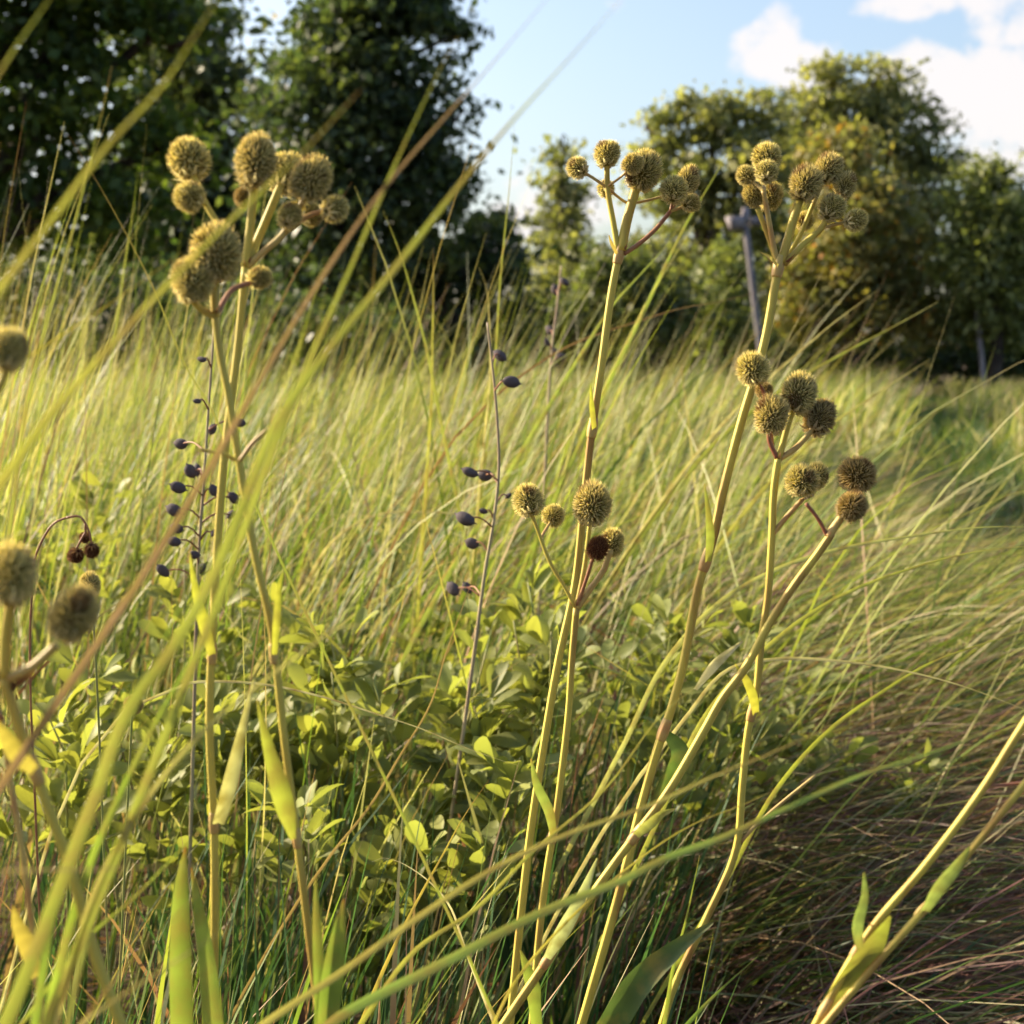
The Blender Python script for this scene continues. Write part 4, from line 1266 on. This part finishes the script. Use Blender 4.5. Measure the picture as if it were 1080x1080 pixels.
def tree(name, label, cat, Y, trunk_x, lobes, tone, leaf, n_clump, per, depth=1.0, flat=0.6, trunk_w=0.14, clump_r=0.4, shell=0.45):
    """lobes: (x, y, rx, ry) picture positions and half sizes of the crown's masses at distance Y."""
    u = px(Y)
    cs, rs = [], []
    for (x, y, rx, ry) in lobes:
        cs.append(np.array(P(x, y, Y + rng.uniform(-0.4, 0.4) * depth)))
        rs.append(np.array((rx * u, (rx + ry) * 0.5 * u * depth, ry * u)))
    area = np.array([r[0] * r[2] for r in rs])
    base = Vector((P(trunk_x, 400, Y).x, Y, 0))
    root = empty(name, base)
    tag(root, label, cat, 'trees beyond the field' if cat == 'tree' else 'shrubs under the trees')
    o = np.array(base)
    tot = n_clump
    P_, A_ = [], []
    for c_, r_, a_ in zip(cs, rs, area / area.sum()):
        k = max(3, int(tot * a_))
        d_ = rng.normal(0, 1, (k, 3))
        d_ /= np.linalg.norm(d_, axis=1, keepdims=True)
        rad = rng.random((k, 1)) ** shell
        pp = c_ + d_ * rad * r_
        P_.append(pp)
    cp = np.concatenate(P_)
    cp = cp[cp[:, 2] > 0.25]
    # leaves
    nC = len(cp)
    rr = clump_r * rng.uniform(0.55, 1.35, (nC, 1, 1))
    off = rng.normal(0, 0.5, (nC, per, 3)) * rr * np.array((1, 1, flat))
    pos = (cp[:, None] + off).reshape(-1, 3)
    pos = pos[pos[:, 2] > 0.1]
    n_ = len(pos)
    x_ = rng.normal(0, 1, (n_, 3))
    x_ /= np.linalg.norm(x_, axis=1, keepdims=True)
    up_ = rng.normal(0, 0.8, (n_, 3)) + np.array((0, 0, 0.7))
    y_ = np.cross(up_, x_)
    y_ /= np.linalg.norm(y_, axis=1, keepdims=True) + 1e-9
    z_ = np.cross(x_, y_)
    s_ = (leaf * rng.uniform(0.6, 1.3, n_))[:, None]
    V = np.stack([pos - x_ * s_ * 0.5, pos - y_ * s_ * 0.30 + z_ * s_ * 0.06, pos + x_ * s_ * 0.5 - z_ * s_ * 0.05, pos + y_ * s_ * 0.30 + z_ * s_ * 0.06], 1).reshape(-1, 3)
    F = np.arange(n_ * 4).reshape(-1, 4)
    ca, cb, share = TREE_COL[tone]
    ctone = np.repeat((rng.random(nC) < share)[:, None], per, 1).reshape(-1)[:n_]
    rnd = rng.random((n_, 1))
    C = np.where(ctone[:, None], ca * 0.35 + cb * 0.65, ca) * rng.uniform(0.7, 1.3, (n_, 1))
    if tone == 'gold':
        C = np.where(rnd < 0.06, np.array((0.48, 0.23, 0.045)) * rng.uniform(0.7, 1.3, (n_, 1)), C)
    mesh_np('crown', V, F, M['tree_leaf'], np.repeat(C, 4, axis=0), False, root, o)
    # trunk and limbs
    mb = MB()
    ctr = cs[int(np.argmax(area))]
    top = np.array((base.x * 0.35 + ctr[0] * 0.65, Y, max(c_[2] for c_ in cs)))
    fork = np.array(base) * 0.6 + top * 0.4 + np.array((0, 0, 0.0))
    tube(mb, [np.array(base) + np.array((0, 0, -0.05)), fork + rng.normal(0, 0.08, 3), np.array(base) * 0.25 + top * 0.75 + rng.normal(0, 0.12, 3), top], [trunk_w, trunk_w * 0.8, trunk_w * 0.45, trunk_w * 0.12], 9, 6)
    for c_, r_ in zip(cs, rs):
        tube(mb, [fork, fork * 0.45 + c_ * 0.55 + np.array((0, 0, -0.05 * r_[2])), c_], [trunk_w * 0.5, trunk_w * 0.32, trunk_w * 0.12], 7, 5)
    for q in rng.choice(nC, min(nC, 36), replace=False):
        kk = int(np.argmin([np.linalg.norm(cp[q] - c_) for c_ in cs]))
        tube(mb, [cs[kk], (cs[kk] + cp[q]) / 2 + rng.normal(0, 0.12, 3), cp[q]], [trunk_w * 0.22, trunk_w * 0.14, trunk_w * 0.05], 5, 4)
    mb.build('trunk', M['bark'], root, o)
    return root


tree('broadleaf_tree', 'near dark broadleaf tree with visible leaves filling the top left corner', 'tree', 11.0, -170,
     [(-90, -60, 210, 190), (60, -40, 150, 120), (40, 90, 110, 70), (-60, 190, 170, 100), (95, 215, 100, 60), (180, 150, 60, 40), (180, 20, 55, 40)], 'oak', 0.11, 560, 34, 1.0, 0.5, 0.22, 0.34, 0.5)
tree('broadleaf_tree', 'tall blue shaded tree between the corner tree and the great dark one', 'tree', 24.0, 215,
     [(200, 70, 78, 100), (200, 190, 110, 100), (150, 280, 100, 60), (255, 270, 70, 70)], 'blue', 0.20, 420, 34, 1.0, 0.6, 0.25, 0.6)
tree('broadleaf_tree', 'great dark dense tree right of the crowded left heads, reaching the top edge', 'tree', 20.0, 350,
     [(405, 45, 85, 75), (440, 120, 62, 55), (345, 110, 90, 85), (370, 205, 110, 80), (362, -40, 50, 60), (440, 195, 55, 50), (400, -30, 60, 60), (340, 285, 80, 45)], 'dark', 0.15, 480, 46, 1.0, 0.5, 0.26, 0.42, 0.42)
tree('broadleaf_tree', 'low rounded dark tree at the foot of the great dark tree, against the sky', 'tree', 22.0, 470,
     [(480, 270, 70, 48), (440, 310, 80, 55), (480, 365, 90, 40), (520, 300, 40, 55), (395, 330, 60, 40), (525, 245, 22, 25)], 'dark', 0.15, 260, 38, 1.0, 0.5, 0.14, 0.38)
tree('shrub', 'dark green loose shrub under the corner tree at the far left', 'shrub', 16.0, 90,
     [(60, 310, 110, 45), (-30, 300, 90, 65), (150, 325, 70, 45), (40, 365, 110, 35), (130, 370, 80, 30)], 'dark', 0.10, 260, 26, 1.0, 0.6, 0.05, 0.35)
tree('shrub', 'wide dark shrub beneath the great dark tree', 'shrub', 18.0, 270,
     [(270, 335, 90, 42), (350, 350, 70, 36), (200, 340, 60, 40), (260, 375, 120, 28), (400, 370, 60, 30)], 'dark', 0.11, 260, 26, 1.0, 0.6, 0.05, 0.35)
tree('conifer_tree', 'slim young conifer against the sky left of the three branched heads', 'tree', 27.0, 592,
     [(593, 172, 13, 26), (592, 205, 24, 24), (592, 240, 38, 26), (595, 280, 48, 34), (590, 325, 50, 36)], 'olive', 0.15, 170, 32, 1.0, 0.5, 0.10, 0.36, 0.6)
tree('broadleaf_tree', 'airy olive tree behind the three branched heads, with gaps of sky', 'tree', 29.0, 760,
     [(705, 150, 36, 30), (748, 125, 48, 30), (790, 118, 36, 30), (720, 195, 50, 34), (780, 180, 60, 40), (745, 240, 75, 42), (700, 285, 60, 40)], 'olive', 0.17, 210, 50, 1.0, 0.45, 0.2, 0.40, 0.42)
tree('broadleaf_tree', 'tallest right tree with a ragged dark top beneath the clouds', 'tree', 33.0, 900,
     [(880, 95, 38, 36), (920, 100, 44, 42), (860, 150, 50, 50), (945, 130, 44, 46), (975, 165, 36, 36), (920, 190, 80, 60), (840, 130, 24, 40), (990, 190, 26, 30), (985, 250, 50, 50), (830, 200, 50, 50)], 'olive', 0.17, 400, 40, 1.0, 0.45, 0.26, 0.46, 0.42)
tree('broadleaf_tree', 'golden leaved tree with orange patches behind the tall right stem', 'tree', 27.0, 900,
     [(888, 165, 34, 40), (900, 220, 56, 45), (880, 270, 60, 45), (930, 265, 56, 50), (900, 320, 85, 42), (955, 330, 50, 36), (850, 320, 40, 40)], 'gold', 0.16, 560, 34, 1.0, 0.6, 0.17, 0.42, 0.5)
tree('broadleaf_tree', 'compact green tree at the right edge around the bare grey pole', 'tree', 26.0, 1045,
     [(1040, 195, 26, 30), (1045, 235, 40, 38), (1040, 285, 50, 40), (1050, 330, 55, 40), (1075, 260, 30, 50)], 'bright', 0.15, 330, 32, 1.0, 0.6, 0.14, 0.4, 0.5)
tree('broadleaf_tree', 'dark shaded tree behind the compact one, cut by the right edge', 'tree', 31.0, 1100,
     [(1095, 220, 45, 40), (1110, 280, 70, 70), (1060, 320, 50, 50), (1180, 260, 80, 80)], 'blue', 0.18, 300, 32, 1.0, 0.6, 0.17, 0.5, 0.5)
tree('shrub', 'fresh green rounded shrub just left of the lantern post', 'shrub', 25.0, 765,
     [(768, 285, 26, 34), (760, 330, 34, 34), (785, 355, 34, 24)], 'bright', 0.13, 140, 30, 1.0, 0.6, 0.07, 0.36)
tree('shrub', 'dark undergrowth shrub between the lantern post and the golden tree', 'shrub', 30.0, 820,
     [(815, 290, 40, 60), (830, 345, 50, 32), (800, 240, 30, 40), (850, 378, 70, 26), (930, 378, 60, 24)], 'blue', 0.15, 260, 30, 1.0, 0.6, 0.07, 0.45)
tree('shrub', 'pale green shrub behind the tall pale stem', 'shrub', 24.0, 650,
     [(650, 295, 45, 38), (625, 335, 55, 32), (690, 335, 55, 34), (560, 345, 40, 28)], 'light', 0.14, 260, 30, 1.0, 0.6, 0.07, 0.38)
tree('shrub', 'dark low shrub right of the golden tree, under the right edge tree', 'shrub', 29.0, 1000,
     [(985, 345, 40, 34), (1030, 360, 50, 30), (1085, 350, 40, 40), (1000, 382, 60, 20), (1070, 384, 50, 20)], 'dark', 0.14, 240, 28, 1.0, 0.6, 0.07, 0.4)
tree('shrub', 'dark low shrub closing the gap under the airy olive tree', 'shrub', 31.0, 720,
     [(720, 345, 60, 34), (660, 350, 50, 30), (610, 355, 50, 30), (560, 350, 40, 36), (640, 380, 130, 24), (760, 378, 50, 24)], 'blue', 0.15, 300, 28, 1.0, 0.6, 0.07, 0.45)


# ------------------------------------------------------------------ posts
def box(mb, cx, cy, z0, z1, hx, hy, top=None, shift=0.0, bev=0.12):
    """Box with cut corners; top scales the upper outline."""
    k = 1 - bev
    ring = [(-1, -k), (-k, -1), (k, -1), (1, -k), (1, k), (k, 1), (-k, 1), (-1, k)]
    tx = top if top is not None else 1.0
    V = [(cx + a_ * hx, cy + b_ * hy, z0) for a_, b_ in ring] + [(cx + shift + a_ * hx * tx, cy + b_ * hy * tx, z1) for a_, b_ in ring]
    F = [(i, (i + 1) % 8, 8 + (i + 1) % 8, 8 + i) for i in range(8)]
    F += [(8, 9, 10, 11), (8, 11, 12, 15), (12, 13, 14, 15), (0, 3, 2, 1), (0, 7, 4, 3), (4, 7, 6, 5)]
    mb.add(V, F)


pY = 22.0
top_p, bot_p = P(786, 236, pY), P(806, 400, pY)
root = empty('lantern_post', Vector((bot_p.x, pY, 0)))
tag(root, 'weathered grey post with a small two winged top, behind the tall right stem', 'post')
o0 = np.array(root.location)
mb = MB()
tube(mb, [Vector((bot_p.x + 0.10, pY, -0.1)), bot_p, (top_p + bot_p) / 2, top_p], [0.055, 0.052, 0.05, 0.047], 10, 4)
mb.build('pole', M['post'], root, o0, smooth=False)
mb = MB()
box(mb, top_p.x - 0.12, pY - 0.02, top_p.z - 0.08, top_p.z + 0.10, 0.10, 0.12, 1.25, -0.04)
mb.build('lamp_box', M['post'], root, o0, smooth=False)
mb = MB()
box(mb, top_p.x + 0.17, pY + 0.04, top_p.z - 0.02, top_p.z + 0.10, 0.10, 0.10, 1.2, 0.05)
mb.build('lamp_box', M['post'], root, o0, smooth=False)
mb = MB()
box(mb, top_p.x, pY, top_p.z + 0.02, top_p.z + 0.24, 0.075, 0.09, 0.55)
mb.build('post_cap', M['post'], root, o0, smooth=False)

qY = 25.9
top_q, bot_q = P(1025, 272, qY), P(1037, 400, qY)
root = empty('bare_pole', Vector((bot_q.x, qY, 0)))
tag(root, 'plain bare grey pole with a blunt top before the right edge tree', 'post')
o0 = np.array(root.location)
mb = MB()
tube(mb, [Vector((bot_q.x + 0.06, qY, -0.1)), bot_q, (top_q + bot_q) / 2, top_q], [0.05, 0.048, 0.046, 0.044], 10, 4)
mb.build('pole', M['post'], root, o0, smooth=False)
mb = MB()
box(mb, top_q.x, qY, top_q.z - 0.02, top_q.z + 0.06, 0.06, 0.06, 0.8)
mb.build('post_cap', M['post'], root, o0, smooth=False)

# ------------------------------------------------------------------ ground
n = 90
xs = np.concatenate([np.linspace(-400, -12, 16), np.linspace(-11, 14, 100), np.linspace(15, 400, 16)])
ys = np.concatenate([np.linspace(-60, -1, 6), np.linspace(0, 40, 130), np.linspace(42, 900, 18)])
gx, gy = np.meshgrid(xs, ys)
gz = 0.018 * np.sin(gx * 3.1 + gy * 1.7) * np.cos(gy * 2.3 - gx) - 0.03
d_ = gx - (path_left(gy) + PATH_W / 2)
gz = np.where(np.abs(d_) < PATH_W / 2 + 0.25, -0.012, gz)
V = np.stack([gx, gy, gz], -1).reshape(-1, 3)
nx, ny = len(xs), len(ys)
i = np.arange(ny - 1)[:, None] * nx
j = np.arange(nx - 1)[None]
F = np.stack([i + j, i + j + 1, i + nx + j + 1, i + nx + j], -1).reshape(-1, 4)
tag(mesh_np('ground', V, F, M['ground'], None, True), kind='structure')
ys = np.linspace(-3, 40, 120)
xo = np.linspace(0, PATH_W, 14)
gy, gx = np.meshgrid(ys, xo, indexing='ij')
edge = 0.06 * np.sin(gy * 2.7) + 0.04 * np.sin(gy * 6.1)
gx2 = path_left(gy) + gx + edge * (np.abs(gx / PATH_W - 0.5) * 2)
gz = -0.006 + 0.006 * np.sin(gx * 9 + gy * 5) * np.sin(gy * 7)
V = np.stack([gx2, gy, gz], -1).reshape(-1, 3)
i = np.arange(119)[:, None] * 14
j = np.arange(13)[None]
F = np.stack([i + j, i + j + 1, i + 14 + j + 1, i + 14 + j], -1).reshape(-1, 4)
tag(mesh_np('path', V, F, M['path'], None, True), kind='structure')

# ------------------------------------------------------------------ output settings
scene.view_settings.view_transform = 'Standard'
scene.view_settings.look = 'None'
scene.view_settings.gamma = 1.0
scene.view_settings.exposure = 1.3
scene.render.engine = 'CYCLES'
scene.cycles.max_bounces = 6
scene.cycles.diffuse_bounces = 2
scene.cycles.glossy_bounces = 2
scene.cycles.transmission_bounces = 4
scene.cycles.sample_clamp_indirect = 6.0
scene.cycles.use_denoising = True
scene.cycles.use_adaptive_sampling = True
scene.cycles.adaptive_threshold = 0.02
